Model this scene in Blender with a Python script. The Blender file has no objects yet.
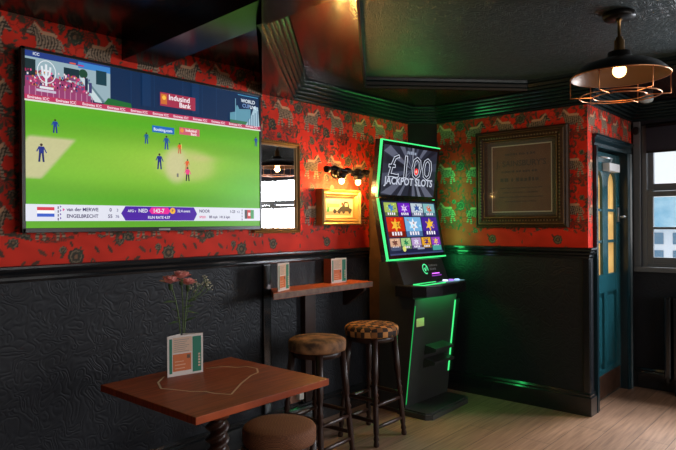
import bpy, bmesh, math, random
import numpy as np
from mathutils import Vector, Matrix
random.seed(7)
PI = math.pi
SC = bpy.context.scene
COL = SC.collection
V = Vector

# ------------------------------------------------------------------ materials
_m = {}
def M(name, col=(.5, .5, .5), rough=.5, metal=0., emit=None, estr=0., mix=None, nscale=8., bump=None, spec=.5,
      coat=0., trans=0., ior=1.45, stretch=(1, 1, 1), alpha=1.):
    if name in _m: return _m[name]
    m = bpy.data.materials.new(name); m.use_nodes = True
    nt = m.node_tree; n = nt.nodes; l = nt.links; b = n['Principled BSDF']
    b.inputs['Base Color'].default_value = (*col, 1); b.inputs['Roughness'].default_value = rough
    b.inputs['Metallic'].default_value = metal; b.inputs['Specular IOR Level'].default_value = spec
    b.inputs['Coat Weight'].default_value = coat; b.inputs['Coat Roughness'].default_value = .08
    b.inputs['Transmission Weight'].default_value = trans; b.inputs['IOR'].default_value = ior
    b.inputs['Alpha'].default_value = alpha
    if emit: b.inputs['Emission Color'].default_value = (*emit, 1); b.inputs['Emission Strength'].default_value = estr
    tc = n.new('ShaderNodeTexCoord'); mp = n.new('ShaderNodeMapping'); mp.inputs['Scale'].default_value = stretch
    l.new(tc.outputs['Object'], mp.inputs[0])
    nz = n.new('ShaderNodeTexNoise'); nz.inputs['Scale'].default_value = nscale; nz.inputs['Detail'].default_value = 5
    l.new(mp.outputs[0], nz.inputs['Vector'])
    if mix:
        r = n.new('ShaderNodeValToRGB'); r.color_ramp.elements[0].position = .35; r.color_ramp.elements[1].position = .65
        r.color_ramp.elements[0].color = (*col, 1); r.color_ramp.elements[1].color = (*mix, 1)
        l.new(nz.outputs['Fac'], r.inputs[0]); l.new(r.outputs[0], b.inputs['Base Color'])
    if bump:
        kind, sc, st, dist = bump
        t = n.new('ShaderNodeTexNoise'); t.inputs['Scale'].default_value = sc; l.new(mp.outputs[0], t.inputs['Vector'])
        out = t.outputs['Fac']
        if kind == 'scroll':
            t.inputs['Detail'].default_value = .6; t.inputs['Distortion'].default_value = 1.6
            a = n.new('ShaderNodeMath'); a.operation = 'MULTIPLY'; a.inputs[1].default_value = 19; l.new(out, a.inputs[0])
            s = n.new('ShaderNodeMath'); s.operation = 'SINE'; l.new(a.outputs[0], s.inputs[0])
            s2 = n.new('ShaderNodeMath'); s2.operation = 'ABSOLUTE'; l.new(s.outputs[0], s2.inputs[0]); out = s2.outputs[0]
        elif kind == 'fine': t.inputs['Detail'].default_value = 4
        elif kind == 'weave':
            w = n.new('ShaderNodeTexChecker'); w.inputs['Scale'].default_value = sc; l.new(mp.outputs[0], w.inputs['Vector']); out = w.outputs['Fac']
        bp = n.new('ShaderNodeBump'); bp.inputs['Strength'].default_value = st; bp.inputs['Distance'].default_value = dist
        l.new(out, bp.inputs['Height']); l.new(bp.outputs[0], b.inputs['Normal'])
    _m[name] = m
    return m

def emi(name, col, s=1.):
    if name in _m: return _m[name]
    m = M(name, (0, 0, 0), .35, emit=col, estr=s, spec=.3)
    return m
def srgb(r, g, b):
    f = lambda c: (c/255/12.92) if c/255 <= .04045 else ((c/255+.055)/1.055)**2.4
    return (f(r), f(g), f(b))
def E(r, g, b, s=1.):       # picture colour given off by a screen
    return emi('screen_%d_%d_%d_%d' % (r, g, b, s*10), srgb(r, g, b), s)

def checker_mat(name, c1, c2, c3, scale, rough=.8):
    m = M(name, c1, rough); n = m.node_tree.nodes; l = m.node_tree.links; b = n['Principled BSDF']
    tc = n.new('ShaderNodeTexCoord'); mp = n.new('ShaderNodeMapping'); mp.inputs['Rotation'].default_value = (.02, .03, .5)
    l.new(tc.outputs['Object'], mp.inputs[0])
    c = n.new('ShaderNodeTexChecker'); c.inputs['Scale'].default_value = scale
    c.inputs['Color1'].default_value = (*c1, 1); c.inputs['Color2'].default_value = (*c2, 1); l.new(mp.outputs[0], c.inputs['Vector'])
    d = n.new('ShaderNodeTexChecker'); d.inputs['Scale'].default_value = scale*.5
    d.inputs['Color1'].default_value = (1, 1, 1, 1); d.inputs['Color2'].default_value = (*c3, 1); l.new(mp.outputs[0], d.inputs['Vector'])
    x = n.new('ShaderNodeMix'); x.data_type = 'RGBA'; x.blend_type = 'MULTIPLY'; x.inputs[0].default_value = 1
    l.new(c.outputs['Color'], x.inputs[6]); l.new(d.outputs['Color'], x.inputs[7]); l.new(x.outputs[2], b.inputs['Base Color'])
    return m

def plank_mat():
    m = M('floor_planks', (.3, .2, .12), .38); n = m.node_tree.nodes; l = m.node_tree.links; b = n['Principled BSDF']
    tc = n.new('ShaderNodeTexCoord'); mp = n.new('ShaderNodeMapping'); mp.inputs['Rotation'].default_value = (0, 0, PI/2)
    l.new(tc.outputs['Object'], mp.inputs[0])
    br = n.new('ShaderNodeTexBrick'); br.inputs['Scale'].default_value = 1; br.inputs['Brick Width'].default_value = 1.25
    br.inputs['Row Height'].default_value = .19; br.inputs['Mortar Size'].default_value = .0018; br.offset = .37
    br.inputs['Color1'].default_value = (.42, .245, .155, 1); br.inputs['Color2'].default_value = (.33, .19, .12, 1)
    br.inputs['Mortar'].default_value = (.05, .03, .02, 1); l.new(mp.outputs[0], br.inputs['Vector'])
    g = n.new('ShaderNodeMapping'); g.inputs['Scale'].default_value = (28, 1.4, 1); l.new(tc.outputs['Object'], g.inputs[0])
    nz = n.new('ShaderNodeTexNoise'); nz.inputs['Scale'].default_value = 2.2; nz.inputs['Detail'].default_value = 6; l.new(g.outputs[0], nz.inputs['Vector'])
    r = n.new('ShaderNodeValToRGB'); r.color_ramp.elements[0].position = .3; r.color_ramp.elements[0].color = (.55, .52, .5, 1)
    r.color_ramp.elements[1].position = .7; r.color_ramp.elements[1].color = (1.1, 1.1, 1.1, 1); l.new(nz.outputs['Fac'], r.inputs[0])
    x = n.new('ShaderNodeMix'); x.data_type = 'RGBA'; x.blend_type = 'MULTIPLY'; x.inputs[0].default_value = 1
    l.new(br.outputs['Color'], x.inputs[6]); l.new(r.outputs[0], x.inputs[7]); l.new(x.outputs[2], b.inputs['Base Color'])
    bp = n.new('ShaderNodeBump'); bp.inputs['Strength'].default_value = .15; bp.inputs['Distance'].default_value = .002
    l.new(nz.outputs['Fac'], bp.inputs['Height']); l.new(bp.outputs[0], b.inputs['Normal'])
    return m

BLACKGLOSS = M('black_gloss_paint', (.012, .014, .016), .17, coat=.4)
CHAR = M('charcoal_relief_paper', (.014, .016, .021), .5, spec=.3, bump=('scroll', 9, .27, .006))
TEALBLK = M('dark_green_black_paint', (.012, .022, .026), .3, coat=.2)
TEAL = M('teal_gloss_paint', (.012, .085, .11), .25, coat=.3)
CEILGLOSS = M('dark_lacquer_ceiling', (.016, .006, .004), .17, bump=('fine', 14, .15, .004), spec=.3)
CEILTEX = M('embossed_grey_ceiling', (.030, .043, .046), .42, bump=('scroll', 16, .5, .004))
WOODRED = M('red_brown_varnished_wood', (.40, .075, .022), .42, mix=(.23, .040, .012), nscale=6, stretch=(14, 1, 1), spec=.3)
WOODSHELF = M('orange_brown_wood', (.52, .12, .04), .42, mix=(.34, .072, .026), nscale=6, stretch=(14, 1, 1), spec=.3)
WOODDARK = M('dark_stained_wood', (.036, .013, .008), .36, mix=(.02, .008, .006), nscale=9)
WOODEDGE = M('worn_wood_edge', (.20, .10, .055), .5, mix=(.12, .05, .03), nscale=30)
BLACK = M('black_plastic', (.008, .008, .009), .3)
BLACKM = M('black_metal', (.015, .013, .012), .35, metal=.6)
COPPER = M('copper_wire', (.75, .33, .16), .3, metal=1)
BRASS = M('aged_brass', (.36, .2, .08), .35, metal=1)
GOLD = M('gilt_frame', (.55, .33, .11), .38, metal=.7, bump=('fine', 60, .5, .003))
WHITE = M('white_card', (.72, .64, .60), .6)
DARKRELIEF = CHAR

# ------------------------------------------------------------------ mesh builder
class G:
    def __init__(s): s.bm = bmesh.new(); s.mats = []
    def mi(s, m):
        if m not in s.mats: s.mats.append(m)
        return s.mats.index(m)
    def face(s, pts, m, smooth=False):
        f = s.bm.faces.new([s.bm.verts.new(p) for p in pts]); f.material_index = s.mi(m); f.smooth = smooth; return f
    def box(s, a, b, m, bev=0., mtx=None, seg=2):
        t = bmesh.new(); bmesh.ops.create_cube(t, size=1)
        for v in t.verts: v.co = V(((v.co[i]+.5)*(b[i]-a[i])+a[i]) for i in range(3))
        if bev: bmesh.ops.bevel(t, geom=t.edges[:], offset=bev, segments=seg, affect='EDGES', profile=.7)
        s.merge(t, m, mtx, smooth=False)
    def merge(s, t, m, mtx=None, smooth=False):
        k = s.mi(m); mp = {}
        for v in t.verts: mp[v] = s.bm.verts.new(mtx @ v.co if mtx else v.co)
        for f in t.faces:
            try: g = s.bm.faces.new([mp[v] for v in f.verts]); g.material_index = k; g.smooth = smooth or f.smooth
            except ValueError: pass
        t.free()
    def lathe(s, prof, m, c=(0, 0, 0), seg=32, axis=None, smooth=True, caps=True):
        """prof [(r,h)]; axis (p0,p1) maps h 0..1 along it, else z"""
        if axis:
            p0, p1 = V(axis[0]), V(axis[1]); d = p1-p0; L = d.length; q = d.to_track_quat('Z', 'Y').to_matrix()
            f = lambda r, h, a: p0+q @ V((r*math.cos(a), r*math.sin(a), h*L))
        else:
            f = lambda r, h, a: V((c[0]+r*math.cos(a), c[1]+r*math.sin(a), c[2]+h))
        k = s.mi(m); rings = []
        for r, h in prof: rings.append([s.bm.verts.new(f(max(r, 1e-5), h, 2*PI*i/seg)) for i in range(seg)])
        for A, B in zip(rings, rings[1:]):
            for i in range(seg):
                g = s.bm.faces.new((A[i], A[(i+1) % seg], B[(i+1) % seg], B[i])); g.material_index = k; g.smooth = smooth
        if caps:
            for R in (rings[0][::-1], rings[-1]):
                g = s.bm.faces.new(R); g.material_index = k
    def tube(s, pts, r, m, seg=8, closed=False):
        pts = [V(p) for p in pts]; k = s.mi(m); n = len(pts); rings = []
        for i, p in enumerate(pts):
            a = pts[i-1] if (i or closed) else p; b = pts[(i+1) % n] if (i < n-1 or closed) else p
            d = (b-a).normalized(); q = d.to_track_quat('Z', 'Y').to_matrix()
            if rings:     # keep rings aligned
                x = prev - d*prev.dot(d); x.normalize(); y = d.cross(x)
            else: x = q @ V((1, 0, 0)); y = d.cross(x)
            prev = x
            rr = r[i] if isinstance(r, (list, tuple)) else r
            rings.append([s.bm.verts.new(p+rr*(x*math.cos(2*PI*j/seg)+y*math.sin(2*PI*j/seg))) for j in range(seg)])
        pr = list(zip(rings, rings[1:]))+([(rings[-1], rings[0])] if closed else [])
        for A, B in pr:
            for i in range(seg):
                g = s.bm.faces.new((A[i], A[(i+1) % seg], B[(i+1) % seg], B[i])); g.material_index = k; g.smooth = True
        if not closed:
            for R in (rings[0][::-1], rings[-1]): g = s.bm.faces.new(R); g.material_index = k
    def ball(s, c, r, m, sc=(1, 1, 1), sub=2):
        t = bmesh.new(); bmesh.ops.create_icosphere(t, subdivisions=sub, radius=r)
        for v in t.verts: v.co = V((v.co.x*sc[0]+c[0], v.co.y*sc[1]+c[1], v.co.z*sc[2]+c[2]))
        s.merge(t, m, smooth=True)
    def prism(s, poly, z0, z1, m):
        k = s.mi(m); A = [s.bm.verts.new((x, y, z0)) for x, y in poly]; B = [s.bm.verts.new((x, y, z1)) for x, y in poly]; n = len(poly)
        for i in range(n): s.bm.faces.new((A[i], A[(i+1) % n], B[(i+1) % n], B[i])).material_index = k
        s.bm.faces.new(A[::-1]).material_index = k; s.bm.faces.new(B).material_index = k
    def extrude(s, prof, o, u, w, n, L, m):
        """2D outline prof [(a,b)] in plane (u,w) at o, pushed L along n"""
        o, u, w, n = V(o), V(u), V(w), V(n); k = s.mi(m)
        A = [s.bm.verts.new(o+u*a+w*b) for a, b in prof]; B = [s.bm.verts.new(o+u*a+w*b+n*L) for a, b in prof]; c = len(prof)
        for i in range(c): s.bm.faces.new((A[i], A[(i+1) % c], B[(i+1) % c], B[i])).material_index = k
        s.bm.faces.new(A[::-1]).material_index = k; s.bm.faces.new(B).material_index = k
    def sweep(s, path, prof, m, closed=False):
        """moulding: path of (x,y); prof of (offset to the right, z)"""
        n = len(path); k = s.mi(m); P = [V((*p, 0)) for p in path]
        def nrm(a, b): d = (b-a).normalized(); return V((d.y, -d.x, 0))
        rows = []
        for i in range(n):
            na = nrm(P[i-1], P[i]) if (i or closed) else None
            nb = nrm(P[i], P[(i+1) % n]) if (i < n-1 or closed) else None
            if na is None: q = nb
            elif nb is None: q = na
            else: q = (na+nb); q = q/max(q.dot(na), .2)
            rows.append([s.bm.verts.new((P[i].x+q.x*o, P[i].y+q.y*o, z)) for o, z in prof])
        pr = list(zip(rows, rows[1:]))+([(rows[-1], rows[0])] if closed else [])
        c = len(prof)
        for A, B in pr:
            for j in range(c):
                f = s.bm.faces.new((A[j], B[j], B[(j+1) % c], A[(j+1) % c])); f.material_index = k
        if not closed:
            for R in (rows[0], rows[-1][::-1]): s.bm.faces.new(R).material_index = k
    def build(s, name, parent=None, world=True, recalc=True):
        if recalc: bmesh.ops.recalc_face_normals(s.bm, faces=s.bm.faces[:])
        me = bpy.data.meshes.new(name)
        if parent and world:
            o = parent; off = V((0, 0, 0))
            while o: off += o.location; o = o.parent
            bmesh.ops.translate(s.bm, verts=s.bm.verts[:], vec=-off)
        s.bm.to_mesh(me); s.bm.free()
        for m in s.mats: me.materials.append(m)
        ob = bpy.data.objects.new(name, me); COL.objects.link(ob)
        if parent: ob.parent = parent
        return ob

class Board:
    """flat artwork: shapes laid on a real surface; u right, v up"""
    def __init__(s, g, o, u, v): s.g = g; s.o = V(o); s.u = V(u).normalized(); s.v = V(v).normalized(); s.n = s.u.cross(s.v); s.k = 0
    def p(s, a, b, h): return s.o+s.u*a+s.v*b+s.n*h
    def lay(s): s.k += 1; return .0004+s.k*.00003
    def poly(s, pts, m):
        h = s.lay(); k = s.g.mi(m)
        s.g.bm.faces.new([s.g.bm.verts.new(s.p(a, b, h)) for a, b in pts]).material_index = k
    def rect(s, a0, b0, a1, b1, m): s.poly([(a0, b0), (a1, b0), (a1, b1), (a0, b1)], m)
    def disc(s, a, b, r, m, rb=None, n=20): s.poly([(a+r*math.cos(2*PI*i/n), b+(rb or r)*math.sin(2*PI*i/n)) for i in range(n)], m)
    def line(s, pts, w, m):
        for (a, b), (c, d) in zip(pts, pts[1:]):
            L = math.hypot(c-a, d-b) or 1; x, y = -(d-b)/L*w/2, (c-a)/L*w/2
            s.poly([(a-x, b-y), (c-x, d-y), (c+x, d+y), (a+x, b+y)], m)
    def scribble(s, a, b, w, h, m, seed=1):
        '''a line of print too small to read: short dashes of uneven length'''
        q = random.Random(seed); x = a
        while x < a+w-h:
            L = h*q.uniform(.5, 1.1); s.rect(x, b, min(x+L, a+w), b+h*q.uniform(.75, 1), m); x += L+h*(.28 if q.random() < .8 else .8)
    def text(s, t, a, b, size, m, align='LEFT', sx=1., outline=0.):
        cu = bpy.data.curves.new('txt', 'FONT'); cu.body = t; cu.size = size; cu.align_x = align; cu.align_y = 'BOTTOM_BASELINE'; cu.resolution_u = 3; cu.offset = 0 if outline else size*.022
        if outline:
            cu.fill_mode = 'NONE'; cu.bevel_depth = outline; cu.bevel_resolution = 0; cu.resolution_u = 2
        ob = bpy.data.objects.new('txt', cu); COL.objects.link(ob)
        dg = bpy.context.evaluated_depsgraph_get(); me = bpy.data.meshes.new_from_object(ob.evaluated_get(dg))
        h = s.lay(); k = s.g.mi(m); vs = [s.g.bm.verts.new(s.p(a+v.co.x*sx, b+v.co.y, h+(v.co.z if outline else 0))) for v in me.vertices]
        for f in me.polygons:
            try: s.g.bm.faces.new([vs[i] for i in f.vertices]).material_index = k
            except ValueError: pass
        bpy.data.objects.remove(ob); bpy.data.curves.remove(cu); bpy.data.meshes.remove(me)

def thing(name, label, cat, loc=(0, 0, 0), rz=0, group=None):
    o = bpy.data.objects.new(name, None); COL.objects.link(o); o.location = loc; o.rotation_euler = (0, 0, rz); o.empty_display_size = .1
    tag(o, label, cat, group); return o
def tag(o, label, cat, group=None):
    o['label'] = label; o['category'] = cat
    if group: o['group'] = group
    return o
def struct(o): o['kind'] = 'structure'; return o
def copy_tree(o, parent=None):
    c = o.copy(); COL.objects.link(c); c.parent = parent
    for ch in list(o.children): copy_tree(ch, c)
    return c

# ------------------------------------------------------------------ measures of the room
XL, YB, XD, YW, XR, YN = -2.98, 4.478, -1.53, 5.55, 3.4, -2.2
ZS, ZG, ZT, ZD = 2.25, 2.387, 2.465, 1.215

# floor, outer walls
g = G(); g.box((XL-.12, YN-.12, -.1), (XR+.12, YW+.15, 0), plank_mat()); struct(g.build('floor'))
g = G(); g.box((XL-.12, YN, 0), (XL, 4.6, 2.7), TEALBLK); wall_left = struct(g.build('wall_left'))
g = G(); g.box((XL, YB, 0), (XD, YB+.12, 2.7), TEALBLK); wall_back = struct(g.build('wall_back'))
g = G(); g.box((XL-.12, YN-.12, 0), (XR+.12, YN, 2.7), CHAR); struct(g.build('wall_front'))

# ------------------------------------------------------------------ wallpaper (colours of the print computed per point)
def seg_d(x, y, a, b):
    ax, ay = a; bx, by = b; dx, dy = bx-ax, by-ay; t = np.clip(((x-ax)*dx+(y-ay)*dy)/(dx*dx+dy*dy), 0, 1)
    return np.hypot(x-ax-t*dx, y-ay-t*dy)
def paper(u, v, TV=.33, plain=False):
    TU = .53
    c = np.empty(u.shape+(3,)); c[:] = (.73, .038, .020)
    row = np.floor(v/TV); x = np.mod(u+.0*row, TU); y = np.mod(v, TV)
    wob = .5+.5*np.sin(u*23+np.sin(v*31)*1.3)*np.sin(v*27+np.sin(u*17)*1.2)
    c *= (.86+.2*wob)[..., None]
    def put(mask, col, a=1.): c[mask] = c[mask]*(1-a)+np.array(col)*a
    def wrap(cx): return np.mod(x-cx+TU/2, TU)-TU/2
    # hibiscus-like red heads
    for cx, cy, R in () if plain else ((.265, .085, .062), (.005, .215, .05), (.30, .255, .045), (.13, .27, .04)):
        dx, dy = wrap(cx), np.mod(y-cy+TV/2, TV)-TV/2; r = np.hypot(dx, dy); th = np.arctan2(dy, dx); e = R*(1+.22*np.cos(5*th+cx*9))
        put(r < e, (.76, .046, .024)); put((r < e) & (r > e*.88), (.30, .025, .018), .7)
        put((r < e*.8) & (np.cos(5*th+cx*9) < -.82), (.2, .015, .012), .6); put(r < R*.22, (.12, .05, .03))
    # dusky foliage masses
    for cx, cy, R in () if plain else ((.20, .03, .05), (.33, .20, .045), (.05, .22, .05), (.46, .03, .04), (.13, .03, .035), (.53, .30, .04)):
        dx, dy = wrap(cx), np.mod(y-cy+TV/2, TV)-TV/2; r = np.hypot(dx, dy*1.2); th = np.arctan2(dy, dx); e = R*(1+.25*np.sin(7*th+cx*20)+.15*np.sin(3*th))
        put(r < e, (.30, .04, .025), .6); put((r < e) & (np.sin(9*th+r*160) > -.1), (.07, .05, .035), .85)
    # dark scalloped rosettes
    for cx, cy, R in ((.265, .185, .036), (.02, .05, .030), (.40, .30, .022), (.2, .22, .018), (.50, .26, .022), (.08, .31, .018), (.33, .13, .018)):
        dx, dy = wrap(cx), np.mod(y-cy+TV/2, TV)-TV/2; r = np.hypot(dx, dy); th = np.arctan2(dy, dx); e = R*(1+.2*np.abs(np.cos(4*th)))
        put(r < e, (.055, .05, .038)); put((np.abs(r-e*.68) < .0035) & (r < e), (.2, .15, .1)); put(r < R*.28, (.22, .12, .07))
    # leaves
    rs = np.random.RandomState(3)
    for i in range(26 if plain else 110):
        cx, cy, a, L = rs.rand()*TU, rs.rand()*TV, rs.rand()*PI, .010+.016*rs.rand()
        dx, dy = wrap(cx), np.mod(y-cy+TV/2, TV)-TV/2; p = dx*math.cos(a)+dy*math.sin(a); q = -dx*math.sin(a)+dy*math.cos(a)
        put((p/L)**2+(q/(L*.38))**2 < 1, ((.05, .07, .045), (.09, .06, .04), (.03, .05, .035))[i % 3], .9)
    # zebras
    for cx, cy, fl in () if plain else ((.135, .135, 1), (.40, .125, -1)):
        dx = wrap(cx)*fl*1.28; dy = (np.mod(y-cy+TV/2, TV)-TV/2)*1.08
        body = ((dx/.078)**2+((dy+.006*np.cos(dx*30))/.036)**2) < 1
        neck = seg_d(dx, dy, (-.052, .012), (-.085, .056)) < .021
        head = seg_d(dx, dy, (-.085, .058), (-.116, .030)) < .0125
        ear = seg_d(dx, dy, (-.083, .07), (-.080, .086)) < .006
        legs = np.zeros_like(body)
        for a, b in (((-.055, -.015), (-.075, -.085)), ((-.045, -.02), (-.03, -.088)), ((.058, -.01), (.050, -.09)), ((.064, -.005), (.090, -.078))):
            legs |= seg_d(dx, dy, a, b) < .0105
        tail = seg_d(dx, dy, (.074, .012), (.098, -.03)) < .006
        z = body | neck | head | ear | legs | tail
        put(z, (.36, .25, .17))
        st = np.sin((dx+.35*np.abs(dy))*2*PI/.019) > .0; sl = np.sin(dy*2*PI/.018) > .2
        put((body | neck) & st, (.075, .055, .042)); put((legs | head) & ~body & sl, (.06, .05, .04))
        mane = (seg_d(dx, dy, (-.04, .045), (-.075, .078)) < .008) | (seg_d(dx, dy, (-.03, .04), (.05, .036)) < .009)
        put(mane, (.62, .34, .20))
    return c

def paper_mat():
    m = M('zebra_wallpaper', (.5, .05, .03), .5, spec=.1); n = m.node_tree.nodes; l = m.node_tree.links
    a = n.new('ShaderNodeVertexColor'); a.layer_name = 'print'; l.new(a.outputs['Color'], n['Principled BSDF'].inputs['Base Color'])
    return m
def paper_panel(name, o, u, L, z0, z1, u0, v0, step, parent, TVP=.33):
    """sheet from o along u (length L); pattern phase so that its top row meets the top"""
    nu, nv = int(L/step)+1, int((z1-z0)/step)+1
    a = np.linspace(0, L, nu); b = np.linspace(z0, z1, nv); A, B = np.meshgrid(a, b)
    co = np.empty((nv, nu, 3)); co[..., 0] = o[0]+u[0]*A; co[..., 1] = o[1]+u[1]*A; co[..., 2] = B
    idx = np.arange(nu*nv).reshape(nv, nu)
    f = np.stack([idx[:-1, :-1], idx[:-1, 1:], idx[1:, 1:], idx[1:, :-1]], -1).reshape(-1, 4)
    me = bpy.data.meshes.new(name); me.vertices.add(nu*nv); me.vertices.foreach_set('co', co.reshape(-1))
    me.loops.add(f.size); me.loops.foreach_set('vertex_index', f.reshape(-1).astype(np.int32))
    me.polygons.add(len(f)); me.polygons.foreach_set('loop_start', np.arange(0, f.size, 4, dtype=np.int32)); me.update(calc_edges=True)
    c = paper(A+u0, B-z1-v0, TVP)
    if z0 < 1.3: c = np.where((B < 1.335+.02*np.sin(A*14))[..., None], paper(A+u0, B*1.0+.1, TVP, True), c)
    rgba = np.ones((nu*nv, 4), dtype=np.float32); rgba[:, :3] = c.reshape(-1, 3)
    at = me.color_attributes.new('print', 'FLOAT_COLOR', 'POINT'); at.data.foreach_set('color', rgba.reshape(-1))
    me.materials.append(PM); ob = bpy.data.objects.new(name, me); COL.objects.link(ob); ob.parent = parent; struct(ob)
    return ob
PM = paper_mat()
# left wall: the stretch behind the television runs higher than the stretch past the beam
paper_panel('wallpaper_panel', (XL+.002, -.4), (0, 1), 3.053, ZD, ZG, -.4-1.195+.05, -.232, .0055, wall_left, .29)
paper_panel('wallpaper_panel', (XL+.002, 2.653), (0, 1), 1.66, ZD, ZS, 2.653-2.77+.05, -.232, .0055, wall_left)
paper_panel('wallpaper_panel', (-2.80, YB-.002), (1, 0), 1.27, ZD, ZS, .03, -.232, .0055, wall_back)

# embossed dado paper
g = G(); g.box((XL, YN, 0), (XL+.003, 4.31, ZD-.02), CHAR); struct(g.build('dado_panel', wall_left))
g = G(); g.box((-2.80, YB-.003, 0), (XD, YB, ZD-.02), CHAR); struct(g.build('dado_panel', wall_back))
# boxed-in corner
g = G(); g.prism([(XL, 4.306), (-2.788, YB), (XL, YB)], 0, ZG, M('corner_boxing_paint', (.008, .005, .004), .5, spec=.15)); struct(g.build('trim_1'))

# dado rail
rail = [(0, -.078), (.010, -.078), (.014, -.066), (.010, -.060), (.022, -.052), (.026, -.040), (.018, -.034), (.030, -.026), (.036, -.014), (.036, -.004), (.030, 0), (0, 0)]
path = [(XL, YN), (XL, 4.306), (-2.788, YB), (XD, YB), (XD, 4.575)]
g = G(); g.sweep(path, [(o, z+ZD) for o, z in rail], BLACKGLOSS); struct(g.build('trim_2'))
# baseboards
bb = [(0, 0), (.024, 0), (.024, .13), (.016, .14), (.018, .152), (.008, .167), (0, .167)]
g = G(); g.sweep([(XL, YN), (XL, 4.306), (-2.788, YB)], bb, BLACKGLOSS); struct(g.build('baseboard_left'))
g = G(); g.sweep([(-2.788, YB), (XD, YB), (XD, 4.575)], bb, BLACKGLOSS); struct(g.build('baseboard_back'))
# upright strips on the dado of the left wall and the outer corner
g = G(); g.box((XL, 2.635, .167), (XL+.022, 2.70, ZD-.078), BLACKGLOSS, .006); struct(g.build('trim_3'))
g = G(); g.box((XD-.035, YB-.012, .167), (XD+.010, YB+.03, ZD-.078), BLACKGLOSS, .004); struct(g.build('trim_4'))

# stepped cornice
def cornice_prof(p, z0, z1, n=6):
    pr = [(0, z0)]; 
    for i in range(n):
        a = p*(i+.35)/n; b = z0+(z1-z0)*i/n; c = z0+(z1-z0)*(i+1)/n
        pr += [(a, b), (a+p*.22/n*2, b+(c-b)*.35), (a+p*.22/n*2, b+(c-b)*.75), (a+p*.1/n, c)]
    pr += [(p, z1), (0, z1)]; return pr
CORN = M('cornice_lacquer', (.010, .017, .018), .24, coat=.15)
g = G(); g.sweep([(-1.975, 1.729), (XL, 2.926), (XL, 4.306), (-2.788, YB), (XD, YB), (XD, YW), (XR, YW)], cornice_prof(.115, ZS, ZG), CORN); struct(g.build('trim_5'))

# ------------------------------------------------------------------ ceiling: low lacquered part, raised embossed part, beams
g = G()
g.prism([(XL, YN), (XR, YN), (XR, 1.72), (XL, 1.72)], ZG, ZG+.02, CEILGLOSS)
g.prism([(XL, 1.72), (-1.43, 1.72), (-2.77, 3.45), (-1.93, 4.37), (XR, 4.37), (XR, YW), (XL, YW)], ZG, ZG+.02, CEILGLOSS)
g.prism([(XL-.1, YN-.1), (XR+.1, YN-.1), (XR+.1, YW+.1), (XL-.1, YW+.1)], ZT+.02, ZT+.12, TEALBLK)  # unseen slab added over the ceilings to keep outside light out
lowc = struct(g.build('ceiling'))
g = G(); g.prism([(-1.43, 1.72), (XR, 1.72), (XR, 4.37), (-1.93, 4.37), (-2.77, 3.45)], ZT, ZT+.02, CEILTEX); struct(g.build('ceiling_panel', lowc))
g = G()
rp = [(-1.43, 1.72), (-2.77, 3.45), (-1.93, 4.37), (XR, 4.37)]
g.sweep(rp, [(0, ZG+.004), (.012, ZG), (.022, ZG+.014), (.012, ZG+.026), (.02, ZG+.045), (.01, ZG+.06), (.012, ZT), (0, ZT)], CORN); struct(g.build('trim_6'))
# soffit of the big beam, angled across the corner, and the cross beam
g = G(); g.prism([(XL, 2.653), (-1.724, 1.535), (-1.1, .98), (XR, .98), (XR, 1.72), (-1.968, 1.72), (XL, 2.926)], ZS, ZG+.005, CEILGLOSS); struct(g.build('ceiling_beam', lowc))
g = G(); g.prism([(XL, 1.663), (-1.823, 1.581), (-1.2, 1.537), (-1.2, 1.72), (-1.9, 1.79), (XL, 1.876)], ZS+.025, ZG+.005, M('beam_gloss', (.008, .010, .015), .2, spec=.3)); struct(g.build('ceiling_beam', lowc))

# ------------------------------------------------------------------ side wall with the door
g = G()
DY0, DY1, DZ = 4.66, 5.40, 1.965
g.box((XD-.12, YB+.12, 0), (XD, DY0, 2.7), TEALBLK); g.box((XD-.12, DY1, 0), (XD, YW, 2.7), TEALBLK); g.box((XD-.12, DY0, DZ), (XD, DY1, 2.7), TEALBLK)
wall_side = struct(g.build('wall_side'))
paper_panel('wallpaper_panel', (XD+.002, YB-.002), (0, 1), .10, ZD, ZS, .3, -.232, .0055, wall_side)
paper_panel('wallpaper_panel', (XD+.002, YB+.098), (0, 1), .97, 2.045, ZS, .40, -.232, .0055, wall_side)
g = G(); g.box((XD, YB, 0), (XD+.003, 4.58, ZD-.02), CHAR); struct(g.build('dado_panel', wall_side))
# architrave
arch = [(0, 0), (0, .012), (.02, .022), (.05, .018), (.06, .028), (.075, .028), (.075, 0)]
FR = TEAL_D = M('dark_teal_paint', (.007, .024, .032), .25, coat=.2)
g = G()
for y, s in ((DY0, -1), (DY1, 1)):
    g.extrude(arch, (XD, y, 0), (0, s, 0), (1, 0, 0), (0, 0, 1), DZ+.0, FR)
g.extrude(arch, (XD, DY0-.085, DZ), (0, 0, 1), (1, 0, 0), (0, 1, 0), DY1-DY0+.17, FR)
g.box((XD, DY0-.09, DZ+.07), (XD+.04, DY1+.09, DZ+.085), FR)
struct(g.build('trim_7'))
XF = XD-.05
door = struct(bpy.data.objects.new('door_1', None)); COL.objects.link(door); door.location = (XF, DY0, 0)
g = G()
st, mu0, mu1 = .10, .30, .434          # stile, mullion from..to (from DY0)
def dbox(y0, y1, z0, z1, x0=-.045, x1=0, m=TEAL, bev=.003): g.box((XF+x0, DY0+y0, z0), (XF+x1, DY0+y1, z1), m, bev)
W = DY1-DY0-.006
dbox(.004, st, .01, 1.95); dbox(W-st, W, .01, 1.95); dbox(mu0, W-mu0, .985, 1.80, x1=-.001); dbox(st, W-st, 1.80, 1.95); dbox(st, W-st, .84, .985); dbox(st, W-st, .01, .24)
dbox(mu0+.03, W-mu0-.03, .24, .84, x1=-.001)
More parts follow.
